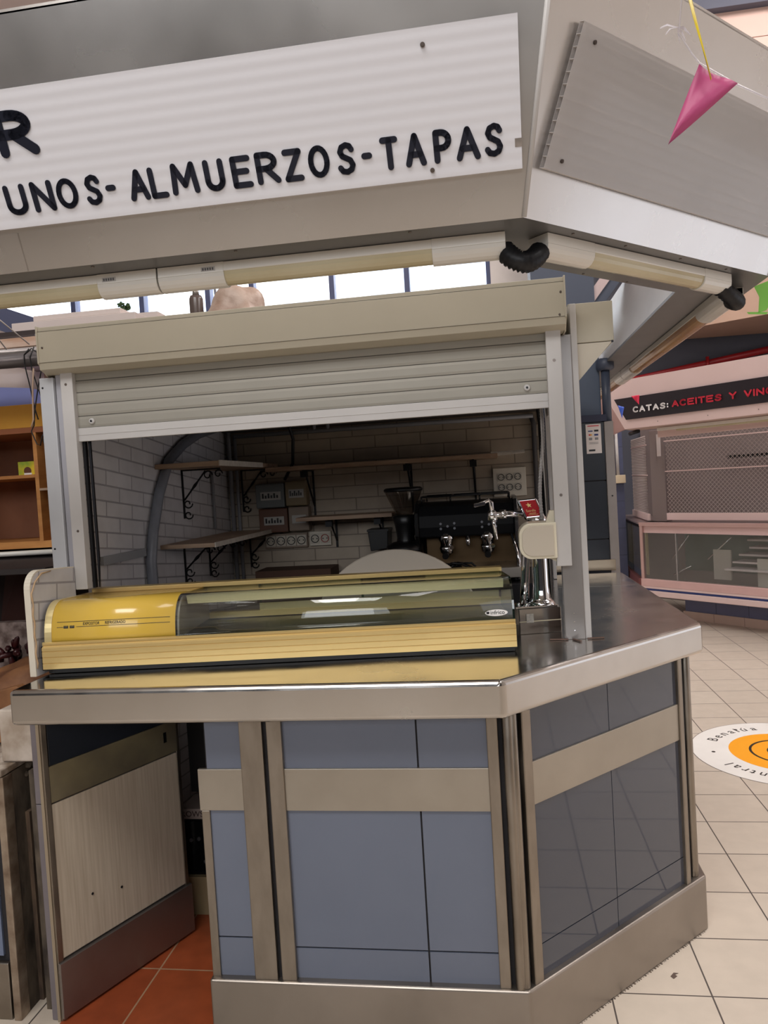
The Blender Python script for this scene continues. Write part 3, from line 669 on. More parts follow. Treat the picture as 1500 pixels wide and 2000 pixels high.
# curve of the glass: from front bottom (w=.014,z=.097) up and back to (w=.36,z=.205)
def curve(o=0.0, n=14):
    P0, P1, P2 = (.018, .095), (.022, .208), (.100, .212)
    pts = []
    for i in range(n+1):
        f = i/n; x = P0[0]*(1-f)**2+2*P1[0]*f*(1-f)+P2[0]*f*f; z = P0[1]*(1-f)**2+2*P1[1]*f*(1-f)+P2[1]*f*f
        pts.append((x+o*.8, z-o*.5))
    pts.append((.335+o*.2, .1995-o))
    return pts
def csheet(u0, u1, o, th, name, m, n=14, smooth=True):
    c = curve(o, n); bm = NB(); rows = [[CP(u0, w, z) for w, z in c], [CP(u1, w, z) for w, z in c]]
    c2 = curve(o+th, n)
    A = [[bm.verts.new(p) for p in r] for r in rows]; B = [[bm.verts.new(CP(u, w, z)) for w, z in c2] for u in (u0, u1)]
    for j in range(len(c)-1):
        bm.faces.new((A[0][j], A[0][j+1], A[1][j+1], A[1][j])).smooth = smooth; bm.faces.new((B[0][j], B[1][j], B[1][j+1], B[0][j+1])).smooth = smooth
        for a in (0, 1): bm.faces.new((A[a][j], A[a][j+1], B[a][j+1], B[a][j]))
    for j in (0, len(c)-1): bm.faces.new((A[0][j], A[1][j], B[1][j], B[0][j]))
    return obj(name, bm, m, t)
csheet(.034, .415, 0, .004, 'engine_cover', yellow)
csheet(.415, CL-.004, 0, .004, 'curved_glass', glass)
# end frames
def endframe(u0, u1, m, nm):
    c = curve(-.002); c2 = curve(.012)
    bm = NB(); poly = [CP(u0, w, z) for w, z in c] + [CP(u0, w, z) for w, z in reversed(c2)]
    for i in range(len(c)-1):
        a, b, d, e = c[i], c[i+1], c2[i+1], c2[i]
        prism(bm, [CP(u0, *q) for q in (a, b, d, e)], cu_*(u1-u0))
    return obj(nm, bm, m, t)
endframe(.014, .036, goldlight, 'end_trim')
c = curve(); bm = NB(); prism(bm, [CP(CL-.006, w, z) for w, z in [(.018, .012)]+c+[(.36, .205), (.36, .012)]], cu_*.006); obj('end_glass', bm, glassg, t)
bm = NB(); prism(bm, [CP(.016, w, z) for w, z in [(.018, .09)]+curve(.004)+[(.36, .2), (.36, .09)]], cu_*.006); obj('left_end_panel', bm, mat('grey_brown_panel', (120, 106, 96), .4), t)
bm = NB(); prism(bm, [CP(.418, w, z) for w, z in [(.03, .088)]+curve(.012)+[(.35, .19), (.35, .088)]], cu_*.006); obj('inner_partition', bm, mat('partition_grey', (150, 140, 128), .35, noise=.1, nscale=5), t)
# top gold rail + back frame
obj('top_rail', cprism([(.325, .200), (.325, .214), (.372, .214), (.372, .150), (.362, .150), (.362, .200)], .03, CL), gold, t, bevel=.001)
obj('lamp_cover', cprism([(.108, .178), (.098, .205), (.150, .203), (.150, .180)], .43, CL-.02), mat('cream_lamp_cover', (255, 238, 188), .35), t)
obj('back_rail', cprism([(.345, .088), (.345, .108), (.372, .108), (.372, .088)], .425, CL), gold, t)
# well
obj('well', cprism([(.018, .060), (.018, .066), (.344, .066), (.344, .060)], .425, CL-.01), mat('well_steel', (150, 156, 160), .3, .6), t)
bm = cprism([(.018, .066), (.018, .090), (.024, .090), (.024, .066)], .425, CL-.01); obj('well_lip', bm, mat('well_lip_steel', (160, 166, 172), .3, .4), t)
# rear sliding doors
for u0, u1, w in ((.60, 1.17, .350), (.95, CL-.01, .358)):
    bm = cprism([(w, .108), (w, .132), (w+.005, .132), (w+.005, .108)], u0, u1); f = obj('sliding_door_frame', bm, goldlight, t)
    bm = cprism([(w+.001, .132), (w+.001, .198), (w+.003, .198), (w+.003, .132)], u0, u1); obj('door_glass', bm, glass, f)
    bm = cprism([(w, .132), (w, .198), (w+.005, .198), (w+.005, .132)], u0, u0+.008); obj('door_stile', bm, glassg, f)
# writing on the yellow cover: point + tangent on curve
def on_curve(u, f):
    c = curve(-.0006, 40); i = f*40; k = int(i); a, b = c[k], c[k+1]; r = i-k
    w, z = a[0]+(b[0]-a[0])*r, a[1]+(b[1]-a[1])*r
    tg = (cw*(b[0]-a[0]) + Z*(b[1]-a[1])).normalized(); return CP(u, w, z), tg
bm = NB()
for f, u0, u1 in ((.30, .052, .40), (.21, .052, .072), (.21, .112, .40)):
    p, tg = on_curve(u0, f); pbox(bm, p, cu_*(u1-u0), tg*.0013, cu_.cross(tg)*.0004)
for u in (.080, .099):
    p, tg = on_curve(u, .205); n_ = cu_.cross(tg)
    for dx in (-.005, 0, .005): pbox(bm, p+cu_*(dx-.0018), cu_*.0036, tg*.006, n_*.0004)
    pbox(bm, p-cu_*.007-tg*.002, cu_*.014, tg*.003, n_*.0004)
obj('cover_lines', bm, blackm, t)
p, tg = on_curve(.132, .235); obj('lettering', textbm('EXPOSITOR', p, cu_, tg, .0125, sx=.78), blackm, t)
p, tg = on_curve(.200, .235); obj('lettering', textbm('REFRIGERADO', p, cu_, tg, .0125, sx=.78), blackm, t)
p, tg = on_curve(1.372, .10); n_ = cu_.cross(tg)
bm = NB(); prism(bm, [p + cu_*(.033*cos(2*pi*k/28)) + tg*(.0095*sin(2*pi*k/28)) for k in range(28)], n_*.0006); o = obj('oval_badge', bm, whitet, t)
obj('lettering', textbm('infrico', p+n_*.0012-tg*.0045-cu_*.018, cu_, tg, .0165), blackm, o)
bm = NB(); q = p+n_*.0012-cu_*.025
pbox(bm, q-cu_*.004-tg*.003, cu_*.008, tg*.004, n_*.0004)
for k in (-1, 0, 1): lathe(bm, [(.0018, 0), (.0018, .0005)], q+cu_*k*.003+tg*.0025, 8, 'y')
obj('crown_mark', bm, blackm, o)
# side guard board of the case
t = thing('side_guard', 'brick papered side board with cream edge at the left end of the worktop', 'board', (-1.385, 2.2, 1.037))
def gprof(o):
    pts = [(2.040+o, 1.037)]; r = .055
    for k in range(9):
        a = radians(180-90*k/8); pts.append((2.040+o+r+r*cos(a), 1.352-o-r+r*sin(a)))
    pts += [(2.284, 1.340-o), (2.284, 1.037)]; return pts
bm = NB(); prism(bm, [(-1.392, y, z) for y, z in gprof(.004)], (.016, 0, 0)); obj('board', bm, wallpL, t)
bm = NB(); A = gprof(0)[:-1]; B = gprof(.005)[:-1]
for i in range(len(A)-1): prism(bm, [(-1.396, *A[i]), (-1.396, *A[i+1]), (-1.396, *B[i+1]), (-1.396, *B[i])], (.020, 0, 0))
obj('edge_band', bm, woodedge, t, bevel=.001)
bm = NB(); pts = [(-1.374, 2.046+.003*sin(i*1.7), 1.06+i*.016) for i in range(15)] + [(-1.374, 2.065, 1.318), (-1.374, 2.10, 1.340), (-1.374, 2.15, 1.342)]
tube(bm, pts, [.0018+.001*abs(sin(i*1.3)) for i in range(len(pts))], 6); obj('glue_bead', bm, mat('tan_glue', (186, 156, 122), .4), t)

# ================================================================== BEER TAP
t = thing('beer_tap', 'chrome beer tap tower with red badge on a stainless drip box', 'beer tap', (.125, 2.44, 1.037))
bm = NB(); ta = V(.062, 2.435, 1.037); td = V(.135, .030, 0); tn = V(-.02, .11, 0)
pbox(bm, ta, td, tn, Z*.082); obj('drip_box', bm, steeltop, t, bevel=.002)
bm = NB(); pbox(bm, ta-V(0, .002, 0)+Z*.040, td, V(0, .002, 0), Z*.0025); obj('box_seam', bm, mat('pale_seam', (206, 196, 170), .4), t)
bm = NB(); prism(bm, [V(.085+.0, 2.433+.006, 1.075), V(.108, 2.444, 1.075), V(.108, 2.444, 1.103), V(.085, 2.439, 1.103)], (0, -.003, 0)); obj('embossed_plate', bm, mat('etched_plate', (206, 200, 192), .5, .6, noise=.3, nscale=90), t)
bm = NB(); prism(bm, rrect(.042, .19, 0, 0, .0, .0, 0)[:0] or [V(.050, 2.44, 1.119), V(.19, 2.465, 1.119), V(.175, 2.55, 1.119), V(.045, 2.52, 1.119)], (0, 0, .008)); obj('base_plate', bm, chrome, t, bevel=.003)
bm = NB(); lathe(bm, [(.044, 0), (.044, .006), (.036, .012), (.030, .02), (.0265, .06), (.026, .20), (.029, .262), (.029, .275)], (.138, 2.49, 1.127), 32); obj('tower', bm, chrome, t)
bm = NB(); tube(bm, [(.083, 2.50, 1.128), (.088, 2.50, 1.20), (.100, 2.50, 1.32), (.112, 2.50, 1.39)], [.016, .014, .013, .012], 16); obj('side_pipe', bm, chrome, t)
bm = NB()
for x, y in ((.062, 2.462), (.088, 2.455), (.172, 2.475)): lathe(bm, [(.007, 0), (.007, .006), (.004, .009)], (x, y, 1.127), 12)
obj('base_nut', bm, chrome, t)
# head with badge (tilted back to the left)
h0 = V(.100, 2.44, 1.408); hu = V(.062, .0, .003); hv = V(-.026, .012, .066); hn = hu.cross(hv).normalized()
if hn.y > 0: hn = -hn
bm = NB(); pbox(bm, h0-hn*0, hu, hv, -hn*.045); obj('badge_head', bm, chrome, t, bevel=.006, seg=3)
bm = NB(); pbox(bm, h0+hu*.10+hv*.12+hn*.0005, hu*.80, hv*.78, hn*.0015); bd = obj('red_badge', bm, mat('badge_red', (164, 22, 30), .5, spec=.2), t)
bm = NB(); c_ = h0+hu*.46+hv*.66+hn*.0028; uu = hu.normalized(); vv = hv.normalized()
st = []
for k in range(10):
    r = .0095 if k % 2 == 0 else .004; a = pi/2+k*pi/5; st.append(c_+uu*r*cos(a)+vv*r*sin(a))
cc = st[:]
for k in range(0, 10, 2):
    prism(bm, [c_, cc[(k-1) % 10], cc[k], cc[(k+1) % 10]], hn*.0004)
obj('gold_star', bm, mat('star_gold', (232, 200, 120), .4), bd)
obj('lettering', textbm('Estrella', h0+hu*.20+hv*.34+hn*.003, uu, vv, .0125, sx=.8), mat('badge_gold_ink', (222, 178, 110), .4), bd)
bm = NB(); pbox(bm, h0+hu*.30+hv*.25+hn*.0026, hu*.34, hv*.03, hn*.0004); pbox(bm, h0+hu*.22+hv*.19+hn*.0026, hu*.5, hv*.02, hn*.0004); obj('small_print', bm, mat('badge_gold_ink', (222, 178, 110)), bd)
bm = NB(); lathe(bm, [(.026, 0), (.030, .008), (.026, .02)], (.138, 2.47, 1.395), 24); obj('collar', bm, chrome, t)
# faucet
bm = NB(); tube(bm, [(.095, 2.465, 1.425), (.040, 2.44, 1.430), (-.012, 2.40, 1.428)], [.010, .010, .012], 14)
lathe(bm, [(.014, -.010), (.014, .010)], (.028, 2.43, 1.430), 16, 'x'); lathe(bm, [(.015, 0), (.015, .022), (.010, .03)], (-.006, 2.40, 1.415), 16); obj('faucet_body', bm, chrome, t)
bm = NB(); tube(bm, [(-.004, 2.40, 1.42), (-.002, 2.40, 1.40), (.004, 2.40, 1.352)], [.007, .006, .0045], 12); obj('spout', bm, chrome, t)
bm = NB(); tube(bm, [(-.006, 2.40, 1.44), (-.008, 2.40, 1.470), (-.016, 2.396, 1.478), (-.050, 2.38, 1.466)], [.007, .008, .007, .006], 12)
pbox(bm, V(-.060, 2.37, 1.459), V(.034, .012, .005), V(-.003, .010, 0), V(0, 0, .011)); obj('lever', bm, chrome, t, bevel=.001)

# ================================================================== ESPRESSO MACHINE, GRINDER, KNOCK BOX on the back counter
bm = NB(); box(bm, -.62, .185, 3.16, 3.74, 0.0, 1.10); tag(obj('back_counter', bm, darkm, bevel=.004), 'dark metal counter against the back wall under the coffee machine', 'counter')
t = thing('espresso_machine', 'black two group espresso machine on the back counter', 'espresso machine', (-.10, 3.45, 1.10))
def xpr(prof, x0, x1, nm, m, bev=.0, par=None):
    bm = NB(); prism(bm, [(x0, y, z) for y, z in prof], (x1-x0, 0, 0)); return obj(nm, bm, m, par or t, bevel=bev)
bodyp = [(3.30, 1.300), (3.285, 1.345), (3.295, 1.395), (3.335, 1.435), (3.40, 1.448), (3.66, 1.448), (3.66, 1.30)]
xpr(bodyp, -.335, .085, 'body', matblk, .006)
xpr([(3.38, 1.10), (3.38, 1.30), (3.66, 1.30), (3.66, 1.10)], -.31, .09, 'back_panel', mat('machine_back_brown', (86, 66, 40), .4, .5), .002)
xpr([(3.20, 1.12), (3.20, 1.165), (3.40, 1.175), (3.66, 1.175), (3.66, 1.12)], -.30, .11, 'drip_tray', steel, .003)
bm = NB()
for x in (-.27, .08):
    for y in (3.25, 3.6): lathe(bm, [(.02, 0), (.016, .022)], (x, y, 1.10), 12)
obj('foot', bm, blackm, t)
# right side cover, metallic rounded
for x0, nm in ((.085, 'side_cover'), (-.350, 'side_cover')):
    bm = NB(); P = [(3.22, 1.11), (3.24, 1.18), (3.30, 1.26), (3.275, 1.31), (3.27, 1.36), (3.29, 1.41), (3.34, 1.452), (3.42, 1.462), (3.68, 1.462), (3.68, 1.11)]
    prism(bm, [(x0, y, z) for y, z in P], (.018, 0, 0)); obj(nm, bm, blackm if x0 < 0 else mat('side_cover_grey', (96, 94, 96), .2, .8), t, bevel=.003)
bm = NB()
for y in (3.36, 3.64):
    tube(bm, [(-.32, y, 1.45), (-.32, y, 1.478), (.07, y, 1.478), (.07, y, 1.45)], .004, 8)
for x in (-.32, -.19, -.06, .07):
    tube(bm, [(x, 3.36, 1.478), (x, 3.64, 1.478)], .004, 8); tube(bm, [(x, 3.36, 1.45), (x, 3.36, 1.478)], .004, 8)
obj('cup_rail', bm, blackm, t)
for gx in (-.215, -.035):
    bm = NB(); 
    for dx, dz in ((-.03, .012), (-.03, -.010), (0, 0), (.03, .012), (.03, -.010)):
        lathe(bm, [(.0055, 0), (.0055, -.003)], (gx+dx+.01, 3.288, 1.347+dz), 10, 'y')
    obj('button', bm, mat('button_grey', (120, 122, 130), .4), t)
    bm = NB(); lathe(bm, [(.036, .03), (.036, 0), (.030, -.010), (.030, -.028), (.022, -.034)], (gx, 3.33, 1.285), 24); lathe(bm, [(.032, 0), (.034, -.01), (.030, -.03), (.012, -.045)], (gx, 3.33, 1.258), 24)
    g = obj('group_head', bm, chrome, t)
    bm = NB(); tube(bm, [(gx, 3.31, 1.240), (gx, 3.25, 1.235), (gx, 3.19, 1.225)], [.009, .012, .014], 12); obj('portafilter_handle', bm, blackm, g)
    bm = NB(); tube(bm, [(gx, 3.33, 1.222), (gx, 3.33, 1.208)], .008, 10); lathe(bm, [(.010, 0), (.010, -.012)], (gx+.022, 3.31, 1.252), 10, 'y'); obj('spout', bm, chrome, g)
bm = NB(); tube(bm, [(-.12, 3.31, 1.30), (-.12, 3.31, 1.265), (-.12, 3.31, 1.255)], [.010, .010, .006], 10); obj('water_spout', bm, chrome, t)
bm = NB(); tube(bm, [(.07, 3.28, 1.30), (.09, 3.24, 1.22), (.10, 3.22, 1.13)], .006, 10); obj('steam_wand', bm, chrome, t)
bm = NB()
for k in range(3):
    tube(bm, [(-.20+.03*k+.05*cos(a*.7+k), 3.18+.015*sin(a*.9), 1.185+.012*sin(a*1.3+k)) for a in range(12)], .0045, 8)
tag(obj('cable_bundle', bm, blackm), 'bundle of black cables lying before the espresso machine', 'cable')
# grinder
t = thing('coffee_grinder', 'black coffee grinder with smoked conical bean hopper', 'coffee grinder', (-.40, 3.42, 1.10))
gc = (-.405, 3.40, 0)
bm = NB(); lathe(bm, [(.030, 1.395), (.036, 1.40), (.050, 1.43), (.082, 1.500), (.086, 1.512)], gc, 28, caps=False); obj('hopper', bm, hopperm, t)
bm = NB(); lathe(bm, [(.060, 1.510), (.088, 1.510), (.090, 1.520), (.080, 1.528), (.02, 1.530)], gc, 28); obj('hopper_lid', bm, blackm, t)
bm = NB(); lathe(bm, [(.060, 1.10), (.066, 1.12), (.066, 1.20), (.050, 1.25), (.040, 1.30), (.048, 1.36), (.058, 1.395), (.048, 1.402)], gc, 24); obj('body', bm, blackm, t)
bm = NB(); lathe(bm, [(.060, 1.22), (.085, 1.23), (.082, 1.27), (.05, 1.285)], (gc[0], gc[1]-.06, 0), 24); obj('dosing_chamber', bm, blackm, t)
bm = NB(); box(bm, gc[0]-.09, gc[0]+.05, gc[1]-.14, gc[1]+.1, 1.10, 1.125); obj('base', bm, blackm, t, bevel=.005)
t = thing('knock_box', 'small black box on the back wall left of the grinder', 'box', (-.56, 3.66, 1.21))
bm = NB(); prism(bm, [(-.615, 3.60, 1.32), (-.515, 3.60, 1.325), (-.520, 3.60, 1.235), (-.605, 3.60, 1.225)], (0, .148, 0)); obj('body', bm, blackm, t, bevel=.003)
bm = NB(); box(bm, -.618, -.512, 3.595, 3.748, 1.320, 1.330); obj('lid', bm, blackm, t)
t = thing('bistro_table', 'round white folding table with its top tipped upright behind the display case', 'table', (-.375, 2.80, 0))
bm = NB(); lathe(bm, [(.315, 0), (.320, .004), (.320, .018), (.315, .022)], (-.375, 2.74, .985), 64, 'y'); obj('tabletop', bm, mat('table_white', (206, 196, 182), .4), t)
bm = NB(); tube(bm, [(-.375, 2.80, .02), (-.375, 2.80, .95)], .025, 16); box(bm, -.415, -.335, 2.765, 2.82, .90, .98); obj('column', bm, darkm, t)
bm = NB(); lathe(bm, [(.20, 0), (.20, .012), (.03, .03)], (-.375, 2.80, .004), 32); obj('foot', bm, darkm, t)
# steel sink cover right of machine (behind tap), paper tag
t = thing('under_bar_cooler', 'black under bar cooler behind the beer tap', 'cooler', (.04, 2.75, 0))
bm = NB(); box(bm, -.04, .17, 2.66, 3.12, .004, .99); obj('body', bm, blackm, t, bevel=.004)
bm = NB(); box(bm, -.04, .17, 2.66, 3.12, .991, 1.012); obj('lid', bm, steel, t, bevel=.002)
bm = NB(); box(bm, .195, .217, 3.72, 3.728, 1.06, 1.14); tag(obj('paper_tag', bm, mat('paper_tag', (214, 200, 176), .7)), 'small cream paper tag behind the beer tap tower', 'tag')

# ================================================================== SHELVES, BRACKETS, BOXES ON THE BAR WALLS
def scroll_bracket(parent, p, out, ln=.22, dep=.18, nm='scroll_bracket', simple=False):
    p = Vector(p); out = Vector(out); bm = NB()
    pbox(bm, p-out.cross(Z)*.005, out*.006, out.cross(Z)*.010, -Z*ln); pbox(bm, p-out.cross(Z)*.005, out*dep, out.cross(Z)*.010, -Z*.006)
    if not simple:
        a = p+out*(dep*.62)-Z*.010; b = p+out*.008-Z*(ln*.62)
        tube(bm, [a, a.lerp(b, .35), a.lerp(b, .5), a.lerp(b, .65), b], [.004, .004, .0075, .004, .004], 6)
        for c, s, fl in ((p+out*(dep*.68)-Z*.030, .022, 1), (p+out*(dep*.95)-Z*.026, .020, 1), (p+out*.022-Z*(ln*.70), .022, -1), (p+out*.022-Z*(ln*.93), .021, -1)):
            tube(bm, [c + (out*cos(k*.55*fl)+Z*sin(k*.55*fl))*s*(1-k*.055) for k in range(13)], .0032, 6)
    else:
        tube(bm, [p+out*(dep*.8)-Z*.008, p+out*.01-Z*(ln*.75)], .005, 6)
        box(bm, p.x-.016, p.x+.016, p.y-dep, p.y-dep+.03, p.z-.035, p.z-.004)
    return obj(nm, bm, iron, parent)
xw = -1.36
def wshelf(label, boxes, m=shelfw, loc=None, group=None, name='wall_shelf'):
    x0, x1, y0, y1, z0, z1 = boxes; t = thing(name, label, 'shelf', loc or ((x0+x1)/2, (y0+y1)/2, z0), group)
    bm = NB(); box(bm, x0, x1, y0, y1, z0, z1); obj('board', bm, m, t, bevel=.001)
    bm = NB()
    return t
t = wshelf('upper wooden shelf on the left brick papered wall', (xw, -1.085, 2.90, 3.74, 1.664, 1.684))
bm = NB(); box(bm, -1.087, -1.083, 2.90, 3.48, 1.663, 1.686); obj('edge_strip', bm, mat('notched_pale_edge', (205, 196, 184), .5, noise=.2, nscale=40), t)
scroll_bracket(t, (xw, 3.16, 1.664), X, .215); scroll_bracket(t, (-1.285, 3.738, 1.664), X, .215)
t = wshelf('lower wooden shelf on the left brick papered wall', (xw, -1.125, 2.90, 3.74, 1.335, 1.352))
bm = NB(); box(bm, -1.127, -1.122, 2.90, 3.74, 1.334, 1.354); obj('edge_strip', bm, mat('notched_pale_edge', (205, 196, 184)), t)
scroll_bracket(t, (xw, 3.13, 1.335), X, .175); scroll_bracket(t, (xw, 3.42, 1.335), X, .175, simple=False); scroll_bracket(t, (-1.262, 3.738, 1.335), X, .175)
t = wshelf('long upper shelf running along the back wall', (-1.08, .03, 3.50, 3.749, 1.640, 1.660))
bm = NB(); prism(bm, [(.0, 3.499, 1.646), (.155, 3.52, 1.655), (.155, 3.54, 1.670), (.0, 3.51, 1.668)], (0, .04, 0)); obj('edge_strip', bm, mat('notched_pale_edge', (205, 196, 184)), t)
for x in (-.905, -.40, -.085): scroll_bracket(t, (x, 3.748, 1.640), -Yv, .24, .20, 'bracket', True)
t = wshelf('short lower shelf on the back wall left of the grinder', (-.95, -.48, 3.52, 3.749, 1.392, 1.410))
for x in (-.80, -.56): scroll_bracket(t, (x, 3.748, 1.392), -Yv, .15, .18, 'bracket', True)
# distribution boxes
def dbox(label, x0, x1, z0, z1, m, mod=True, y=3.75, d=.07):
    t = thing('fuse_box', label, 'fuse box', ((x0+x1)/2, y-d, z0), 'fuse boxes on the back wall')
    bm = NB(); box(bm, x0, x1, y-d, y-.001, z0, z1); obj('housing', bm, m, t, bevel=.006)
    bm = NB(); w = x1-x0; h = z1-z0; box(bm, x0+.18*w, x1-.12*w, y-d-.003, y-d, z0+.32*h, z0+.66*h); wn = obj('breaker_window', bm, mat('breaker_pale', (170, 166, 160), .4), t)
    if mod:
        bm = NB(); n = 6
        for k in range(n):
            xx = x0+.24*w+k*.10*w; zz = z0+.40*h; box(bm, xx, xx+.05*w, y-d-.008, y-d-.003, zz, zz+(.12 if k % 2 else .2)*h)
        obj('switch', bm, blackm, wn)
    return t
gryb = mat('fuse_box_grey', (104, 108, 108), .5); tanb = mat('fuse_box_tan', (128, 112, 84), .5); brnb = mat('fuse_box_brown', (96, 64, 48), .4); crmb = mat('fuse_box_cream', (136, 120, 106), .5)
dbox('grey fuse box, upper left of the four beside the corner', -1.195, -1.045, 1.462, 1.585, gryb)
dbox('tan fuse box, upper right of the four beside the corner', -1.040, -.930, 1.466, 1.592, tanb)
dbox('brown fuse box, lower left of the four beside the corner', -1.185, -1.035, 1.335, 1.458, brnb)
dbox('cream fuse box, lower right of the four beside the corner', -1.030, -.925, 1.338, 1.460, crmb, False)
def socketplate(label, x0, z0, nx, nz, cell, pad, m, red=()):
    W_ = nx*cell+2*pad; H_ = nz*cell*1.25+2*pad
    t = thing('socket_plate', label, 'power socket', (x0+W_/2, 3.74, z0), 'power socket plates on the back wall')
    bm = NB(); box(bm, x0, x0+W_, 3.728, 3.749, z0, z0+H_); obj('plate', bm, m, t, bevel=.003)
    for j in range(nz):
        for i in range(nx):
            cx_ = x0+pad+cell*(i+.5); cz = z0+pad+cell*1.25*(j+.5)
            bm = NB(); box(bm, cx_-cell*.46, cx_+cell*.46, 3.725, 3.728, cz-cell*.5, cz+cell*.5); s = obj('socket', bm, mat('socket_pale', (190, 182, 168), .4), t)
            bm = NB(); lathe(bm, [(cell*.40, 0), (cell*.40, -.004), (cell*.34, -.004), (cell*.34, 0)], (cx_, 3.725, cz), 20, 'y', caps=False); obj('socket_ring', bm, mat('socket_ring_red', (150, 40, 40), .4) if (i, j) in red else darkm, s)
            bm = NB()
            for dx in (-.2, .2): lathe(bm, [(cell*.06, 0), (cell*.06, -.002)], (cx_+dx*cell, 3.7245, cz), 8, 'y')
            obj('socket_hole', bm, blackm, s)
    return t
socketplate('large white plate with six sockets right of the back wall shelves', .004, 1.452, 3, 2, .040, .020, mat('plate_white', (206, 198, 184), .4))
socketplate('pair of sockets below the brown fuse boxes, one ringed red', -1.00+.06, 1.255, 2, 1, .052, .004, mat('plate_white', (206, 198, 184)), red=((1, 0),))
socketplate('strip of four sockets under the lower wooden shelf', -1.175, 1.250, 4, 1, .054, .004, crmb)
# conduits
bm = NB(); tube(bm, [(-1.335, 3.725, 1.06), (-1.335, 3.725, 1.84), (-1.33, 3.725, 1.90)], .011, 10); tag(obj('conduit', bm, greym), 'grey conduit rising in the back left corner, nearer the corner', 'pipe')
bm = NB(); tube(bm, [(-1.305, 3.735, 1.06), (-1.305, 3.735, 1.85)], .009, 10); tag(obj('conduit', bm, greym), 'slimmer grey conduit beside the corner conduit of the back wall', 'pipe')
bm = NB(); tube(bm, [(-1.29, 3.69, 1.835), (.21, 3.69, 1.835)], .011, 10); tube(bm, [(-.87, 3.69, 1.835), (-.87, 3.69, 2.0)], .009, 8); tube(bm, [(-.80, 3.69, 1.835), (-.80, 3.69, 2.0)], .009, 8); tag(obj('conduit', bm, greym), 'long grey conduit under the cornice of the back wall', 'pipe')
bm = NB(); tube(bm, [(.20, 3.72, 1.84), (.212, 3.72, 1.80), (.212, 3.72, 1.05)], .012, 10); tag(obj('conduit', bm, mat('dark_conduit', (70, 68, 70), .5)), 'dark vertical conduit at the right end of the back wall', 'pipe')
bm = NB(); tube(bm, [(.175, 2.9, 1.99), (.20, 3.0, 1.75), (.205, 3.05, 1.05)], .012, 8); tag(obj('cable_sleeve', bm, blackm), 'black cable sleeve hanging behind the strap winder', 'cable')
bm = NB(); tube(bm, [(xw+.01, 3.50, 1.655), (xw+.012, 3.50, 1.58), (xw+.012, 3.50, 1.38)], .007, 8); tag(obj('conduit', bm, greym), 'short white conduit between the two left wall shelves', 'pipe')
# flexible hose on left wall (arched)
pts = [(xw+.022, 2.775, 1.06), (xw+.022, 2.768, 1.213), (xw+.022, 2.765, 1.30), (xw+.022, 2.80, 1.415), (xw+.022, 2.875, 1.56), (xw+.022, 2.99, 1.70), (xw+.022, 3.15, 1.775), (xw+.022, 3.33, 1.83), (xw+.022, 3.60, 1.88)]
bm = NB(); tube(bm, pts, .021, 12); tag(obj('flexible_duct', bm, mat('duct_grey', (118, 120, 128), .4, noise=.1, nscale=30)), 'grey flexible duct arching over the left papered wall', 'duct')
bm = NB(); box(bm, xw+.0005, xw+.012, 2.425, 2.75, 1.325, 1.355); tag(obj('wall_strip', bm, mat('wall_strip_grey', (140, 142, 146), .5)), 'grey mounting strip on the papered wall left of the duct', 'strip')
bm = NB(); pts = [(-1.03, 3.60, 2.02), (-1.0, 3.60, 1.95), (-.985, 3.62, 1.88), (-.975, 3.66, 1.80), (-.99, 3.68, 1.68), (-1.04, 3.69, 1.60)]
tube(bm, pts, .008, 8); tag(obj('black_cable', bm, rubber), 'black cable dropping to the fuse boxes', 'cable')
bm = NB(); box(bm, -1.18, -.80, 3.55, 3.74, 1.0, 1.155); tag(obj('wooden_crate', bm, mat('dark_crate_brown', (84, 58, 44), .7)), 'dark brown crate below the strip of sockets', 'crate')

# cabinet seen through the gate
t = thing('bottle_fridge', 'black bottle fridge seen through the gate opening', 'fridge', (-1.0, 2.75, .145))
bm = NB(); box(bm, -1.20, -.72, 2.585, 2.98, .146, .36); obj('body', bm, blackm, t, bevel=.003)
bm = NB(); box(bm, -1.19, -.73, 2.580, 2.585, .16, .35); obj('glass_door', bm, mat('black_glass', (16, 18, 20), .08), t)
for x, z in ((-1.17, .28), (-1.14, .285), (-1.12, .20)):
    bm = NB(); lathe(bm, [(.007, 0), (.007, -.004)], (x, 2.580, z), 12, 'y'); obj('knob', bm, mat('knob_grey', (110, 110, 112), .3, .7), t)
bm = NB(); box(bm, -1.22, -.72, 2.57, 2.98, .004, .145); tag(obj('plinth_board', bm, mat('beige_plank', (176, 158, 122), .5, rgb2=(150, 130, 98), nscale=3, stretch=(6, 1, 1))), 'beige wooden plinth under the black bottle fridge', 'plinth')
t = thing('crate_board', 'pale board with dark letters lying on the bottle fridge', 'board', (-1.0, 2.6, .362))
bm = NB(); box(bm, -1.20, -.72, 2.572, 2.70, .362, .400); obj('board', bm, mat('pale_grey_board', (150, 136, 130), .6), t)
obj('lettering', textbm('ROWSE', V(-1.20, 2.5712, .371), X, Z, .030), mat('dark_red_ink', (60, 40, 40), .6), t)
bm = NB(); box(bm, -1.22, -.72, 2.72, 2.76, .402, .932); tag(obj('closing_board', bm, mat('inner_dark_panel', (40, 38, 38), .7)), 'dark panel closing the space behind the bottle fridge', 'panel')
bm = NB(); box(bm, -1.225, -1.195, 2.52, 2.56, .004, .93); tag(obj('inner_post', bm, mat('inner_post_grey', (110, 102, 96), .6)), 'thin grey inner post just right of the open gate', 'post')
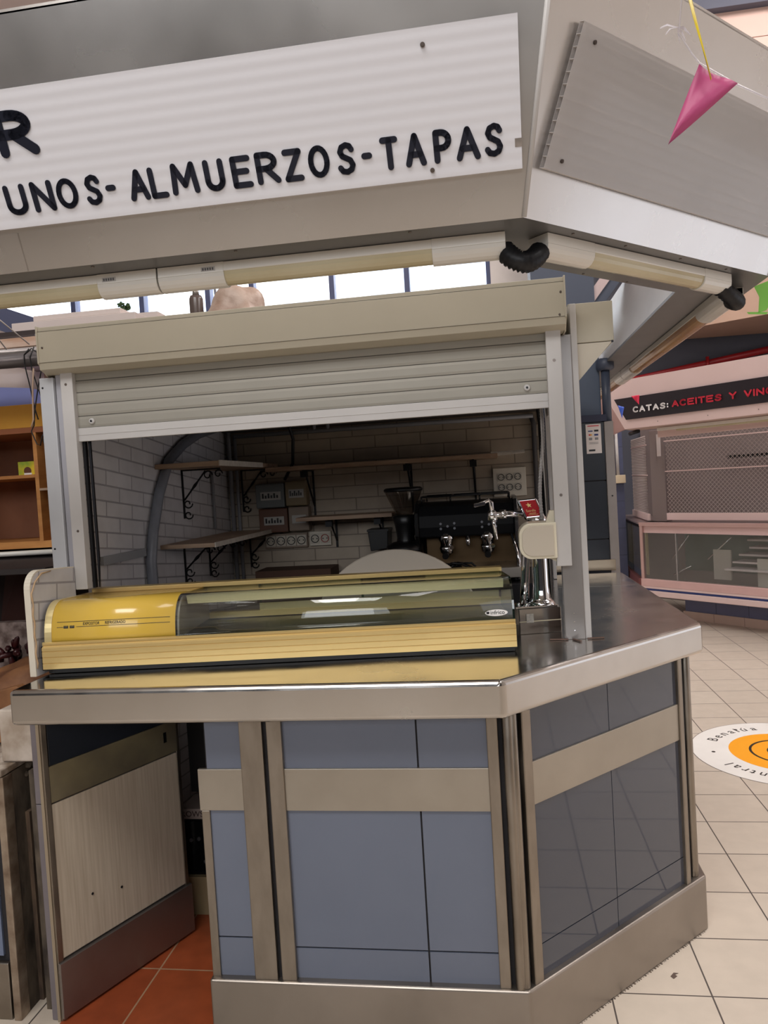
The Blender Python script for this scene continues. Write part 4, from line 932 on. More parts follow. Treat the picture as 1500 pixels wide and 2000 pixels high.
# ================================================================== NEIGHBOURING STALL ON THE LEFT
t = thing('neighbour_counter', 'blue tiled neighbouring counter base with stripped dirty end frame', 'counter', (-2.2, 2.3, 0))
bm = NB(); box(bm, -3.4, -1.515, 2.03, 2.60, 0, .72); obj('core', bm, grout, t)
bm = NB()
for k in range(6): box(bm, -3.4+.31*k, -3.4+.31*(k+1)-.003, 2.022, 2.03, .19, .37); box(bm, -3.4+.31*k, -3.4+.31*(k+1)-.003, 2.022, 2.03, .373, .655)
obj('tile_panel', bm, mat('pale_blue_tile', (112, 124, 150), .2, noise=.06, nscale=4, coat=.3), t)
bm = NB(); box(bm, -3.4, -1.52, 2.008, 2.024, 0, .175); obj('kick_plate', bm, steelv, t, bevel=.003)
bm = NB(); box(bm, -1.512, -1.488, 2.005, 2.05, 0, .745); obj('edge_strip', bm, mat('dull_steel_edge', (176, 160, 142), .4, .6, rgb2=(120, 100, 84), nscale=14), t, bevel=.003)
bm = NB(); box(bm, -1.508, -1.490, 2.05, 2.24, 0, .745); obj('end_frame', bm, rotten, t)
bm = NB(); box(bm, -1.490, -1.476, 2.10, 2.13, 0, .60); box(bm, -1.492, -1.466, 2.17, 2.20, 0, .56); obj('batten_strip', bm, mat('raw_lath', (122, 100, 80), .9, rgb2=(70, 56, 46), nscale=30, stretch=(1, 1, .2)), t)
bm = NB(); box(bm, -3.4, -1.488, 2.0, 2.30, .748, .768); obj('ledge', bm, dirtyw, t, bevel=.003)
bm = NB(); box(bm, -3.4, -1.525, 2.01, 2.03, .655, .745); obj('stripped_rail', bm, dirtyw, t)
bm = NB(); prism(bm, [(-1.50, 2.2, .74), (-1.45, 2.2, .70), (-1.455, 2.2, .55), (-1.49, 2.2, .50)], (0, .03, 0)); obj('torn_sheet', bm, rotten, t)
bm = NB()
for k in range(16): bmesh.ops.create_icosphere(bm, subdivisions=1, radius=random.uniform(.006, .016), matrix=Matrix.Translation((-1.50+random.uniform(-.004, .014), 2.12+random.uniform(-.08, .10), random.uniform(.30, .74))))
o = obj('crumbling_plaster', bm, rotten, t); o['kind'] = 'stuff'
t = thing('hinge_post', 'grey steel hinge post between the gate and the neighbouring counter', 'post', (-1.40, 2.03, 0))
bm = NB(); box(bm, -1.394, -1.372, 2.015, 2.06, 0, .66); box(bm, -1.392, -1.372, 2.012, 2.06, .662, .935); obj('post', bm, mat('post_grey_lilac', (134, 128, 134), .4, .5, noise=.1, nscale=14), t, bevel=.003)
bm = NB(); box(bm, -1.372, -1.362, 2.008, 2.05, 0, .935); obj('edge_strip', bm, mat('tan_edge_metal', (170, 156, 136), .4, .6), t, bevel=.001)
bm = NB(); box(bm, -1.440, -1.395, 2.06, 2.12, 0, .745); obj('old_frame', bm, rotten, t)
bm = NB(); box(bm, -1.530, -1.398, 2.065, 2.15, .770, .932); tag(obj('white_block', bm, mat('grubby_white', (198, 186, 174), .6, rgb2=(160, 144, 128), nscale=12), bevel=.006), 'grubby white block under the left end of the steel worktop', 'block')
# cubby shelf
t = thing('cubby_shelf', 'wooden cubby shelf with yellow pine top board in the neighbouring stall', 'shelf', (-2.5, 3.1, 1.36))
x1 = -1.80; x0 = -3.2
bm = NB(); box(bm, x0, x1, 3.0, 3.02, 1.885, 1.985); obj('front_board', bm, woody, t, bevel=.002)
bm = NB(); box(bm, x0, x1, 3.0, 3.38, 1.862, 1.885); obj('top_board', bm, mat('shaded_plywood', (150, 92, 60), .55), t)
bm = NB(); box(bm, x0, x1, 3.0, 3.38, 1.362, 1.392); obj('bottom_board', bm, woodo, t)
bm = NB(); box(bm, x0, x1, 3.36, 3.38, 1.39, 1.862); obj('back_board', bm, mat('back_plywood', (150, 100, 72), .6, rgb2=(120, 76, 54), nscale=3), t)
for x in (-1.957, -2.45, -1.82):
    bm = NB(); box(bm, x, x+.018, 3.0, 3.36, 1.392, 1.862); obj('divider', bm, woodo, t, bevel=.001)
bm = NB(); box(bm, x0, -1.957, 3.0, 3.36, 1.668, 1.682); obj('shelf_board', bm, woodo, t)
bm = NB(); box(bm, -1.94, -1.82, 3.0, 3.36, 1.610, 1.620); obj('shelf_board', bm, shelfw, t)
t = thing('product_box', 'small yellow and green printed box in the cubby shelf', 'box', (-2.04, 3.15, 1.684))
bm = NB(); box(bm, -2.10, -1.985, 3.10, 3.2, 1.683, 1.745); obj('carton', bm, mat('yellow_green_print', (226, 196, 50), .5, rgb2=(120, 160, 50), nscale=12), t)
bm = NB(); lathe(bm, [(.018, 0), (.018, -.001)], (-2.055, 3.10, 1.703), 20, 'y'); obj('printed_disc', bm, mat('print_brown', (96, 56, 40), .5), t)
bm = NB(); box(bm, -2.072, -2.035, 3.098, 3.10, 1.684, 1.694); obj('printed_label', bm, whitet, t)
bm = NB(); prism(bm, [(-2.9, 3.04, 1.987), (-1.975, 3.04, 1.987), (-1.975, 3.04, 2.060), (-2.20, 3.04, 2.082), (-2.9, 3.04, 2.10)], (0, .25, 0)); tag(obj('blue_crate', bm, mat('periwinkle_plastic', (128, 138, 196), .5, noise=.08, nscale=5)), 'periwinkle blue crate on top of the cubby shelf', 'crate')
bm = NB(); prism(bm, [(-2.9, 3.32, 2.06), (-2.06, 3.32, 2.07), (-2.06, 3.32, 2.095), (-2.9, 3.32, 2.14)], (0, .03, 0)); tag(obj('wooden_plank', bm, woodo), 'thin wooden plank leaning behind the blue crate', 'plank')
bm = NB(); tube(bm, [(-3.3, 2.98, 1.335), (-1.78, 2.98, 1.345)], .011, 10); tag(obj('white_rod', bm, lampw), 'white rod running under the cubby shelf', 'rod')
bm = NB(); box(bm, -3.4, -1.46, 3.42, 3.47, 0, 1.34); struct('wall_stall_lower', bm, mat('shaded_stall_back', (70, 56, 54), .8, noise=.3, nscale=3), 'lower back wall of the neighbouring stall, its shade put into the colour')  # shade on the lower wall put into a dark colour
bm = NB(); box(bm, -3.4, -1.46, 3.42, 3.47, 1.34, 2.20); struct('wall_stall_upper', bm, whitep, 'pale back wall above the cubby shelf')
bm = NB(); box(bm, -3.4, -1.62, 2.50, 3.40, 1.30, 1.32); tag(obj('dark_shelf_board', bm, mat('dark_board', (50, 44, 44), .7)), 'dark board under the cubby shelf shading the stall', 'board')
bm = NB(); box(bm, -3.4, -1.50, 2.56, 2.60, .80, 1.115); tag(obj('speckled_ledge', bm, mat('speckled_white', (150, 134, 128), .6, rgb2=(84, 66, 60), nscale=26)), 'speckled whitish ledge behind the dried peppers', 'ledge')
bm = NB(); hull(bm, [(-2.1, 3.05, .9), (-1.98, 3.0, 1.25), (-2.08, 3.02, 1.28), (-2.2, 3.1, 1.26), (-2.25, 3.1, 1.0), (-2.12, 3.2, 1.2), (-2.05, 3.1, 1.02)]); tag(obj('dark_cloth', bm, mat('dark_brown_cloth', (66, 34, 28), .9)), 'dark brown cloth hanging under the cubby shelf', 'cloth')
# kraft paper sack and dried peppers
def blob(c, r, n, amp, sub=3, sq=(1, 1, 1)):
    bm = NB(); bmesh.ops.create_icosphere(bm, subdivisions=sub, radius=1)
    rr = random.Random(n); fr = [(Vector((rr.uniform(-1, 1), rr.uniform(-1, 1), rr.uniform(-1, 1))).normalized(), rr.uniform(3, 9), rr.uniform(0, 6)) for _ in range(9)]
    for v in bm.verts:
        d = v.co.normalized(); k = 1+sum(amp*sin(d.dot(a)*f+p) for a, f, p in fr); v.co = Vector((d.x*r[0]*k, d.y*r[1]*k, max(-r[2]*.9, d.z*r[2]*k)))+Vector(c)
        for f in v.link_faces: f.smooth = True
    return bm
tag(obj('paper_sack', blob((-1.66, 2.38, .885), (.17, .15, .13), 5, .05), kraft), 'crumpled brown kraft paper sack on the neighbouring counter', 'sack')
bm = NB(); prism(bm, [(-1.80, 2.22, .775), (-1.53, 2.22, .775), (-1.50, 2.23, .90), (-1.58, 2.23, .96), (-1.72, 2.23, .93), (-1.80, 2.22, .88)], (0, .04, .0)); tag(obj('torn_cardboard', bm, kraft, bevel=.004), 'torn dark cardboard standing before the kraft paper sack', 'cardboard')
rr = random.Random(11)
bm = NB()
for k in range(34):
    p = V(-1.60+rr.uniform(-.17, .05), 2.46+rr.uniform(-.05, .06), .985+rr.uniform(-.02, .06)); d = V(rr.uniform(-1, 1), rr.uniform(-1, 1), rr.uniform(-.2, .9)).normalized()
    tube(bm, [p, p+d*.02, p+d*.045+V(0, 0, .004), p+d*.062], [.008, .012, .009, .002], 7)
tag(obj('dried_peppers', bm, chili), 'heap of dark red dried peppers on the kraft paper sack', 'dried peppers', kind='stuff')
# pipes & beams above neighbour stall
bm = NB(); tube(bm, [(-3.4, 2.50, 2.082), (-1.49, 2.50, 2.070)], .026, 16); tag(obj('roller_tube', bm, mat('roller_grey', (112, 108, 110), .35, .5)), 'grey steel roller tube above the neighbouring stall', 'tube')
bm = NB(); tube(bm, [(-3.4, 2.62, 2.14), (-1.60, 2.60, 2.125)], .012, 10); tag(obj('thin_pipe', bm, mat('light_steel_pipe', (190, 186, 186), .3, .6)), 'thin light steel pipe just above the roller tube', 'pipe')
bm = NB(); box(bm, -3.6, -1.66, 2.70, 2.80, 2.165, 2.20); tag(obj('rusty_beam', bm, mat('rusty_white_beam', (224, 206, 194), .7, rgb2=(196, 158, 134), nscale=9, stretch=(.5, 1, 3))), 'white beam with rusty stains above the neighbouring stall', 'beam')
bm = NB(); box(bm, -3.9, -1.50, 3.10, 3.16, 2.305, 2.325); tag(obj('dark_angle_bar', bm, mat('bronze_bar', (84, 76, 76), .4, .6)), 'dark bronze bar behind the rusty beam', 'bar')
bm = NB(); tube(bm, [(-1.90, 3.0, 2.275), (-1.50, 3.0, 2.270)], .010, 10); tag(obj('glass_tube', bm, mat('tube_glass', (200, 206, 214), .1, .3)), 'short pale tube lying over the rusty beam', 'tube')
bm = NB(); box(bm, -4.6, -1.75, 3.9, 4.0, 2.10, 2.56); tag(obj('white_board', bm, whitep), 'white painted board behind the bars over the neighbouring stall', 'board')
bm = NB(); pbox(bm, (-2.85, 3.6, 2.61), (.70, .0, -.28), (0, .12, 0), (0.02, 0, .12)); tag(obj('slate_brace', bm, mat('slate_brace_blue', (82, 86, 112), .5)), 'slate blue diagonal brace left of the shutter box', 'brace')
bm = NB()
for a, b in (((-1.62, 2.3, 2.20), (-1.60, 2.48, 2.12)), ((-1.66, 2.3, 2.20), (-1.69, 2.48, 2.11))): tube(bm, [a, b], .0025, 5)
tag(obj('tie_wires', bm, mat('pale_wire', (176, 168, 162), .5)), 'pale tie wires slanting down over the beams', 'wire')
# hanging black wires
bm = NB()
def wire(pts, r=.0022): tube(bm, [V(x, 2.46, z) for x, z in pts], r, 6)
wire([(-1.59, 2.10), (-1.61, 2.08), (-1.61, 2.04), (-1.597, 1.97), (-1.585, 1.89), (-1.575, 1.85)]); wire([(-1.57, 2.105), (-1.588, 2.07), (-1.585, 2.03), (-1.567, 1.96), (-1.545, 1.89), (-1.54, 1.85), (-1.536, 1.80), (-1.53, 1.78)])
wire([(-1.54, 2.05), (-1.555, 2.0), (-1.567, 1.96), (-1.585, 1.885), (-1.593, 1.83), (-1.605, 1.81), (-1.588, 1.765), (-1.575, 1.758), (-1.565, 1.79), (-1.55, 1.81)])
wire([(-1.53, 1.78), (-1.535, 1.755), (-1.555, 1.752), (-1.562, 1.775), (-1.55, 1.80)]); wire([(-1.61, 2.08), (-1.58, 2.10), (-1.56, 2.085)])
tag(obj('hanging_wires', bm, rubber), 'tangle of thin black wires hanging from the grey roller tube', 'wire')
bm = NB(); tube(bm, [V(-1.575, 2.455, 2.03), V(-1.585, 2.455, 1.95), V(-1.59, 2.455, 1.85), V(-1.60, 2.455, 1.825)], .003, 6); tag(obj('pale_cable_end', bm, mat('pale_cable', (176, 150, 130), .6)), 'pale cable end hanging among the black wires', 'cable')

# ================================================================== ON THE BAR ROOF
tag(obj('plastic_sack', blob((-.945, 2.82, 2.20), (.112, .10, .160), 9, .035, 4), sackm), 'crumpled beige plastic sack standing on the bar roof', 'sack')
t = thing('glass_jar', 'dark cylindrical jar on the bar roof left of the beige sack', 'jar', (-1.095, 2.8, 2.06))
bm = NB(); lathe(bm, [(.026, 2.06), (.027, 2.07), (.027, 2.305), (.022, 2.318)], (-1.095, 2.8, 0), 20); obj('body', bm, mat('smoky_jar', (96, 84, 80), .2), t)
bm = NB(); lathe(bm, [(.014, 2.318), (.012, 2.335), (.005, 2.345)], (-1.095, 2.8, 0), 14); obj('stopper', bm, mat('jar_stopper', (130, 124, 118), .3, .5), t)
bm = NB(); box(bm, -2.10, -1.66, 3.30, 3.60, 2.412, 2.438); tag(obj('plaster_board', bm, whitep, bevel=.003), 'thin white board on the white box left of the bar roof', 'board')
bm = NB(); box(bm, -2.20, -1.58, 3.28, 3.62, 2.205, 2.408); tag(obj('plaster_board', bm, whitep, bevel=.003), 'thick white box under the white board left of the bar roof', 'board')
bm = NB(); rr = random.Random(4)
for k in range(30):
    p = V(-1.69, 3.4, 2.458)+V(rr.uniform(-.02, .02), rr.uniform(-.02, .02), rr.uniform(-.02, .02)); bmesh.ops.create_icosphere(bm, subdivisions=1, radius=.007, matrix=Matrix.Translation(p)@Matrix.Scale(2, 4, V(rr.uniform(-1, 1), 0, rr.uniform(-1, 1)).normalized()))
tag(obj('small_plant', bm, gripg), 'tuft of dark green leaves on the white boards', 'plant')
bm = NB(); tube(bm, [(-1.17, 3.3, 2.06), (-1.20, 3.3, 2.50)], .006, 6); tube(bm, [(-1.15, 3.3, 2.06), (-1.15, 3.3, 2.5)], .005, 6); tag(obj('thin_struts', bm, mat('grey_strut', (120, 118, 124), .5)), 'pair of thin grey struts rising behind the shutter box', 'strut')

# ================================================================== BLUE PILLAR behind the side counter
t = thing('tiled_pillar', 'dark navy tiled pillar behind the far end of the side worktop', 'pillar', (.42, 4.2, 0))
bm = NB(); 
for k in range(6): box(bm, .235, .575, 3.952, 4.40, .003+.30*k, .30*(k+1)-.003)
obj('tile_face', bm, navy, t)
bm = NB(); box(bm, .24, .57, 3.956, 4.395, 0, 1.80); obj('core', bm, grout, t)
bm = NB(); box(bm, .576, .622, 3.945, 4.41, 0, 1.80); obj('steel_edge', bm, mat('pillar_edge', (150, 142, 138), .4, .6, noise=.08), t, bevel=.003)
bm = NB(); box(bm, .235, .59, 3.94, 4.42, 1.80, 1.835); obj('cap', bm, mat('navy_cap', (46, 50, 72), .5), t)
bm = NB(); box(bm, .30, .60, 3.935, 3.951, 1.04, 1.095); obj('steel_skirting', bm, mat('skirting_steel', (168, 154, 136), .3, .9), t, bevel=.002)
bm = NB(); tube(bm, [(.60, 3.94, 1.42)]+[(.60, 3.935, 1.42)], .004, 8); obj('screw', bm, darkm, t)
t = thing('steel_column', 'blue grey painted steel column rising above the navy pillar', 'column', (.42, 4.2, 1.835))
bm = NB(); box(bm, .27, .575, 4.0, 4.3, 1.835, 2.34); obj('lower_section', bm, bluegrey, t, bevel=.006)
bm = NB(); box(bm, .255, .575, 4.05, 4.3, 2.34, 3.6); obj('upper_section', bm, mat('column_slate', (86, 92, 108), .5), t)
bm = NB(); lathe(bm, [(.035, 0), (.045, .01), (.045, .05), (.03, .06)], (.60, 3.98, 2.06), 18); lathe(bm, [(.022, -.28), (.022, 0)], (.60, 3.98, 2.06), 14); obj('bracket_knob', bm, mat('slate_knob', (70, 78, 96), .4), t)
bm = NB(); pbox(bm, (.56, 4.1, 2.42), (.24, 0, .30), (0, .08, 0), (.05, 0, -.02)); obj('brace', bm, mat('column_slate', (86, 92, 108)), t)
bm = NB(); pbox(bm, (.52, 4.08, 2.44), (.24, 0, .30), (0, .06, 0), (.045, 0, -.02)); obj('pale_brace', bm, pinkw, t)
t = thing('payment_notice', 'white payment card notice taped to the navy pillar', 'notice', (.515, 3.95, 1.62))
bm = NB(); nx0, nx1, nz0, nz1 = .485, .560, 1.640, 1.790; box(bm, nx0, nx1, 3.948, 3.950, nz0, nz1); pp = obj('paper', bm, mat('notice_paper', (222, 214, 212), .6), t)
def mark(x, z, w, h, m, nm='print_mark'):
    bm = NB(); box(bm, nx0+x*.075, nx0+(x+w)*.075, 3.9472, 3.948, nz1-(z+h)*.15, nz1-z*.15); obj(nm, bm, m, pp)
mark(.12, .05, .75, .03, redt); mark(.15, .22, .30, .035, mat('print_blue', (40, 60, 120), .5)); mark(.55, .20, .28, .06, blackm)
mark(.18, .34, .10, .05, redt); mark(.28, .34, .10, .05, mat('print_gold', (220, 160, 40), .5)); mark(.55, .34, .26, .06, mat('print_blue', (40, 60, 120)))
mark(.18, .46, .22, .08, greym); mark(.58, .46, .22, .08, greym); mark(.2, .62, .6, .012, greym); mark(.2, .66, .6, .012, greym); mark(.15, .86, .42, .06, blackm)

# ================================================================== WINE STALL on the right
K = V(1.459, 7.916, 0); su = V(.682, -.7314, 0).normalized(); sn = V(-su.y*-1*-1, 0, 0)
sn = V(-.7314, -.682, 0).normalized(); sw_ = V(sin(radians(2)), cos(radians(2)), 0)
def KP(s, o, z): return K + su*s + sn*o + Z*z
def kbox(s0, s1, o0, o1, z0, z1, nm, m, par, bev=0):
    bm = NB(); pbox(bm, KP(s0, o0, z0), su*(s1-s0), sn*(o1-o0), Z*(z1-z0)); return obj(nm, bm, m, par, bevel=bev)
def lbox(r0, r1, o0, o1, z0, z1, nm, m, par, bev=0):   # along the receding left side
    ln = V(-sw_.y, sw_.x, 0)
    bm = NB(); pbox(bm, K + sw_*r0 + ln*o0 + Z*z0, sw_*(r1-r0), ln*(o1-o0), Z*(z1-z0)); return obj(nm, bm, m, par, bevel=bev)
# base
t = thing('wine_stall_base', 'blue tiled base of the wine stall with beige skirting', 'counter base', K+V(.8, -.3, 0))
kbox(.30, 3.2, -.34, -.27, .085, .252, 'tile_panel', mat('stall_blue_tile', (88, 92, 124), .25, noise=.05), t)
for k in range(1, 9): kbox(.30+.33*k, .304+.33*k, -.271, -.2685, .085, .252, 'tile_joint', mat('stall_joint', (66, 68, 92), .5), t)
kbox(.28, 3.2, -.33, -.26, 0, .085, 'skirting', mat('beige_skirting', (196, 170, 156), .4, noise=.05), t)
for k in range(1, 9): kbox(.30+.31*k, .303+.31*k, -.262, -.2585, 0, .085, 'skirting_joint', mat('skirting_joint', (140, 116, 108), .5), t)
bm = NB(); pbox(bm, K+sw_*.3+V(.10, 0, 0), sw_*.9, V(.1, 0, 0), Z*.252); obj('side_panel', bm, mat('stall_blue_tile', (88, 92, 124)), t)
# display case
t = thing('glass_display_case', 'large pink lit glass display case of the wine stall', 'display case', K+V(.8, -.4, .29))
kbox(-.0, 3.2, -.80, .0, .29, .30, 'bottom_plate', pinkw, t)
kbox(.0, 3.2, -.02, .02, .355, .43, 'lower_front', mat('pink_lit_enamel', (214, 176, 172), .35, noise=.05), t, .004)  # pink light put into the case's enamel, trim and header colours
kbox(.0, 3.2, -.03, .012, .315, .335, 'blue_stripe', mat('stall_blue_stripe', (44, 60, 120), .4), t)
kbox(.0, 3.2, -.03, .018, .335, .355, 'white_strip', pinkw, t); kbox(.0, 3.2, -.04, .02, .255, .312, 'bumper_rail', pinkw, t, .006)
kbox(1.22, 1.28, .012, .014, .338, .365, 'red_sticker', mat('red_sticker', (176, 60, 56), .5), t)
kbox(.0, 3.2, -.80, .01, .985, 1.0, 'top_plate', mat('stall_top_steel', (170, 150, 148), .3, .7), t, .002)
kbox(.0, 3.2, -.005, .015, .965, 1.003, 'top_trim', mat('pink_lit_trim', (206, 172, 168), .3, .6), t, .002)
kbox(.02, 3.2, -.02, -.012, .895, .965, 'header_strip', mat('pink_lit_header', (216, 184, 182), .35), t)
kbox(.0, .035, -.03, .01, .43, .985, 'corner_frame', mat('pink_lit_trim', (206, 172, 168)), t, .003)
kbox(.04, 3.2, -.006, -.001, .43, .895, 'front_glass', glass, t)
kbox(.40, .412, -.02, .0, .43, .895, 'glass_divider', mat('divider_steel', (160, 156, 156), .3, .6), t)
kbox(.0, 3.2, -.78, -.76, .43, .985, 'back_panel', mat('case_back_teal', (128, 138, 134), .4, noise=.2, nscale=3), t)
for k, (s0, s1) in enumerate(((1.0, 2.8), (1.05, 2.8), (.98, 2.8), (.95, 2.8), (.9, 2.8))):
    z = .80-.065*k; kbox(s0-.1, s1, -.60+.06*k, -.40+.06*k, z, z+.018, 'slatted_shelf', mat('case_shelf_white', (206, 190, 192), .35), t, .002)
kbox(.62, .80, -.30, -.28, .43, .72, 'white_panel', mat('case_panel', (190, 180, 174), .4), t)
kbox(1.1, 1.5, -.22, -.20, .40, .66, 'white_panel', mat('case_panel', (190, 180, 174)), t)
bm = NB(); tube(bm, [KP(.15, -.3, .60), KP(.35, -.3, .85)], .006, 6); tube(bm, [KP(.55, -.3, .62), KP(.80, -.3, .84)], .006, 6); tube(bm, [KP(.2, -.25, .45), KP(.40, -.25, .55)], .005, 6); obj('support_rod', bm, chrome, t)
# left side of the case
lbox(.0, 1.6, .0, .01, .43, .95, 'side_glass', glass, t)
lbox(.0, 1.7, -.01, .03, .33, .43, 'side_rail', mat('dark_pink_rail', (120, 70, 68), .4, .3), t, .003)
lbox(.0, 1.7, -.3, .02, .985, 1.0, 'side_top', mat('stall_top_steel', (170, 150, 148)), t)
lbox(.15, 1.5, -.10, -.08, .44, .90, 'side_inner_panel', mat('warm_inner', (170, 150, 120), .5, noise=.25, nscale=4), t)
# mesh shutters
def meshpanel(label, o0, du, w, z0, z1, nrm, gap, r=.003):
    t = thing('mesh_shutter', label, 'mesh shutter', o0+du*w/2+Z*z0, 'wire mesh shutters of the wine stall')
    bm = NB(); h = z1-z0; k = -h
    while k < w:
        for sgn in (1, -1):
            a, b = k, k+h; za, zb = (z0, z1) if sgn > 0 else (z1, z0)
            t0 = max(0, -a/h); t1 = min(1, (w-a)/h)
            if t1 <= t0: continue
            p = o0+du*(a+h*t0)+Z*(za+(zb-za)*t0); q = o0+du*(a+h*t1)+Z*(za+(zb-za)*t1)
            d = (q-p); s = d.cross(nrm).normalized()*r; pbox(bm, p-s/2, d, s, nrm*r*.6)
        k += gap
    m_ = obj('wire_mesh', bm, meshm, t); return t
t = meshpanel('wide wire mesh shutter over the front of the wine stall', KP(.27, -.10, 0), su, 2.68, 1.09, 1.88, sn, .042, .0045)
kbox(.26, 2.95, -.115, -.085, 1.02, 1.09, 'bottom_rail', pinkw, t, .003)
for z in (1.50, 1.80): kbox(.26, 2.95, -.10, -.09, z, z+.010, 'cross_rail', pinkw, t)
t = meshpanel('narrow wire mesh shutter on the left side of the wine stall', K+sw_*.10+V(.11, 0, 0), sw_, 1.0, 1.07, 1.88, V(-1, 0, 0), .035, .006)
lbox(.05, 1.1, -.12, -.09, 1.01, 1.08, 'bottom_rail', pinkw, t, .003)
for z in (1.47, 1.78): lbox(.05, 1.1, -.11, -.102, z, z+.010, 'cross_rail', pinkw, t)
t = thing('stall_corner_post', 'grey steel corner post between the two mesh shutters', 'post', KP(.16, -.15, 1.0))
kbox(.08, .245, -.20, -.11, 1.005, 1.925, 'post', mat('stall_post_grey', (134, 122, 120), .4, .4), t, .004)
kbox(.17, .21, -.11, -.10, 1.66, 1.88, 'lock_bar', mat('lock_bar_light', (196, 186, 184), .4), t)
# interior back of stall
bm = NB(); pbox(bm, KP(-.82, -1.2, 0), su*4.2, sn*-.05, Z*2.0); struct('wall_stall_back', bm, mat('stall_inner_wall', (120, 108, 106), .8, noise=.1, nscale=3), 'inner back wall of the wine stall')
bm = NB(); pbox(bm, KP(.3, -1.15, 1.60), su*1.02, sn*.02, Z*.035); tag(obj('wall_rail', bm, blackm), 'dark rail on the back wall inside the wine stall', 'rail')
bm = NB(); bm = blob((KP(1.22, -1.05, 1.24)), (.13, .1, .13), 3, .05); tag(obj('dark_bundle', bm, blackm), 'dark round bundle behind the wide wire mesh', 'bundle')
# canopy of the stall
t = thing('stall_canopy', 'pale pink lit canopy fascia of the wine stall', 'canopy', KP(1.5, .3, 1.93))
def KQ(s, o, z): return KP(s, o, z)
bm = NB(); prism(bm, [KQ(.18, .40, 1.935), KQ(3.4, .40, 1.935), KQ(3.4, .44, 2.40), KQ(-.08, .44, 2.40)], -sn*.03); obj('front_fascia', bm, pinkw, t)
bm = NB(); prism(bm, [KQ(.18, .39, 1.93), KQ(3.4, .39, 1.93), KQ(3.4, .02, 1.93), KQ(.02, .02, 1.93)], (0, 0, .02)); obj('soffit', bm, mat('stall_soffit', (196, 170, 160), .5), t)
bm = NB(); a = KQ(.18, .40, 1.935); b = KQ(-.08, .44, 2.40); prism(bm, [a, b, b+sw_*1.8, a+sw_*1.6], (.02, 0, 0)); obj('side_fascia', bm, mat('stall_side_fascia', (190, 150, 142), .5), t)
for s in (.55, 1.05, 1.5):
    bm = NB(); p = KQ(s, .402, 1.975); tube(bm, [p, p+sn*.004], .004, 8); obj('screw', bm, screw, t)
t = thing('wine_sign', 'black sign reading CATAS: ACEITES Y VINOS on the wine stall fascia', 'sign', KQ(.8, .43, 2.03))
bm = NB(); ZB, ZT = 2.022, 2.228
prism(bm, [KQ(.215, .416, ZB), KQ(3.2, .416, ZB), KQ(3.2, .434, ZT), KQ(.10, .434, ZT)], sn*.006); obj('board', bm, signblk, t)
un = sn
def word(s, s0, adv, w, h, z, m):
    x = s0
    for ch in s:
        if ch == ' ': x += adv*.7; continue
        bm = NB(); wd = .014 if ch in ':I' else w
        strokes(bm, ch, KQ(x+.006, .434+.009, z), su, Z, un, wd-.012, h-.012, .0135, th=.003); x += (wd + (adv-w)); obj('letter', bm, m, t)
    return x
x = word('CATAS:', .315, .073, .060, .056, 2.085, whitet)
x = word('ACEITES Y VINOS', x+.026, .077, .065, .058, 2.089, redt)
# batten under the stall canopy
t = thing('stall_batten', 'unlit light batten under the wine stall canopy', 'light fitting', KP(1.2, .2, 1.90))
kbox(.42, 2.6, .18, .24, 1.895, 1.925, 'base', lampw, t, .003); kbox(.62, 2.5, .185, .235, 1.878, 1.896, 'diffuser', mat('aged_diffuser', (206, 192, 150)), t, .004); kbox(.3, 3.0, .02, .06, 1.84, 1.925, 'edge_trim', pinkw, t, .003)
bm = NB(); tube(bm, [KP(.05, .15, 1.90), KP(.20, .22, 1.915)], .02, 8); tag(obj('cable_duct', bm, darkm), 'dark cable trunk under the corner of the wine stall canopy', 'cable')
# blue wall behind, pipe, junction box, door
bm = NB(); box(bm, 1.05, 1.44, 8.6, 8.7, 0, 2.2); struct('wall_blue', bm, bluew, 'blue painted block wall left of the wine stall')
bm = NB(); box(bm, 1.215, 1.245, 8.52, 8.6, 0, 1.95); struct('trim_8', bm, mat('red_brown_frame', (110, 44, 34), .5), 'red brown door frame edge')
bm = NB(); tube(bm, [(1.375, 8.56, 1.48), (1.37, 8.56, 1.98)], .018, 8); tag(obj('wall_conduit', bm, whitealu), 'white conduit above the junction box on the blue wall', 'pipe')
bm = NB(); box(bm, 1.30, 1.45, 8.53, 8.6, 1.40, 1.49); tag(obj('junction_box', bm, mat('junction_cream', (200, 184, 156), .5), bevel=.006), 'cream junction box on the blue wall', 'junction box')
bm = NB(); tube(bm, [(1.70, 9.3, 2.60), (3.4, 9.3, 2.86), (5.2, 9.3, 3.1)], .040, 12); tube(bm, [(2.55, 9.24, 2.62), (2.55, 9.24, 2.80)], .02, 8)
tag(obj('red_pipe', bm, redp), 'red fire pipe on the slate wall above the wine stall', 'pipe')

# ================================================================== BUNTING
def pennant(label, pts, m, t_=.0006, nm='pennant'):
    bm = NB(); P = [Vector(p) for p in pts]; c = sum(P, Vector())/len(P); n = 9
    a, b, d = P[:3]; rows = []
    for i in range(n+1):
        f = i/n; l = a.lerp(d, f); r = b.lerp(d, f); row = []
        for j in range(7):
            g = j/6; q = l.lerp(r, g); q = q + V(0, 1, 0)*(.006*sin(g*5+f*4)*(1-f*.5)); row.append(q)
        rows.append(row)
    sheet(bm, rows, (0, t_, 0)); o = obj(nm, bm, m, smooth=True); return tag(o, label, 'bunting', 'party pennants on a string')
yp = 1.36
pennant('pink plastic pennant hanging before the blank sign sheet', [(.383, yp, 2.225), (.441, yp, 2.182), (.327, yp, 2.098)], pink)
pennant('narrow yellow plastic pennant hanging edge-on above the pink one', [(.348, yp-.06, 2.332), (.366, yp-.02, 2.332), (.392, yp-.03, 2.182)], yel)
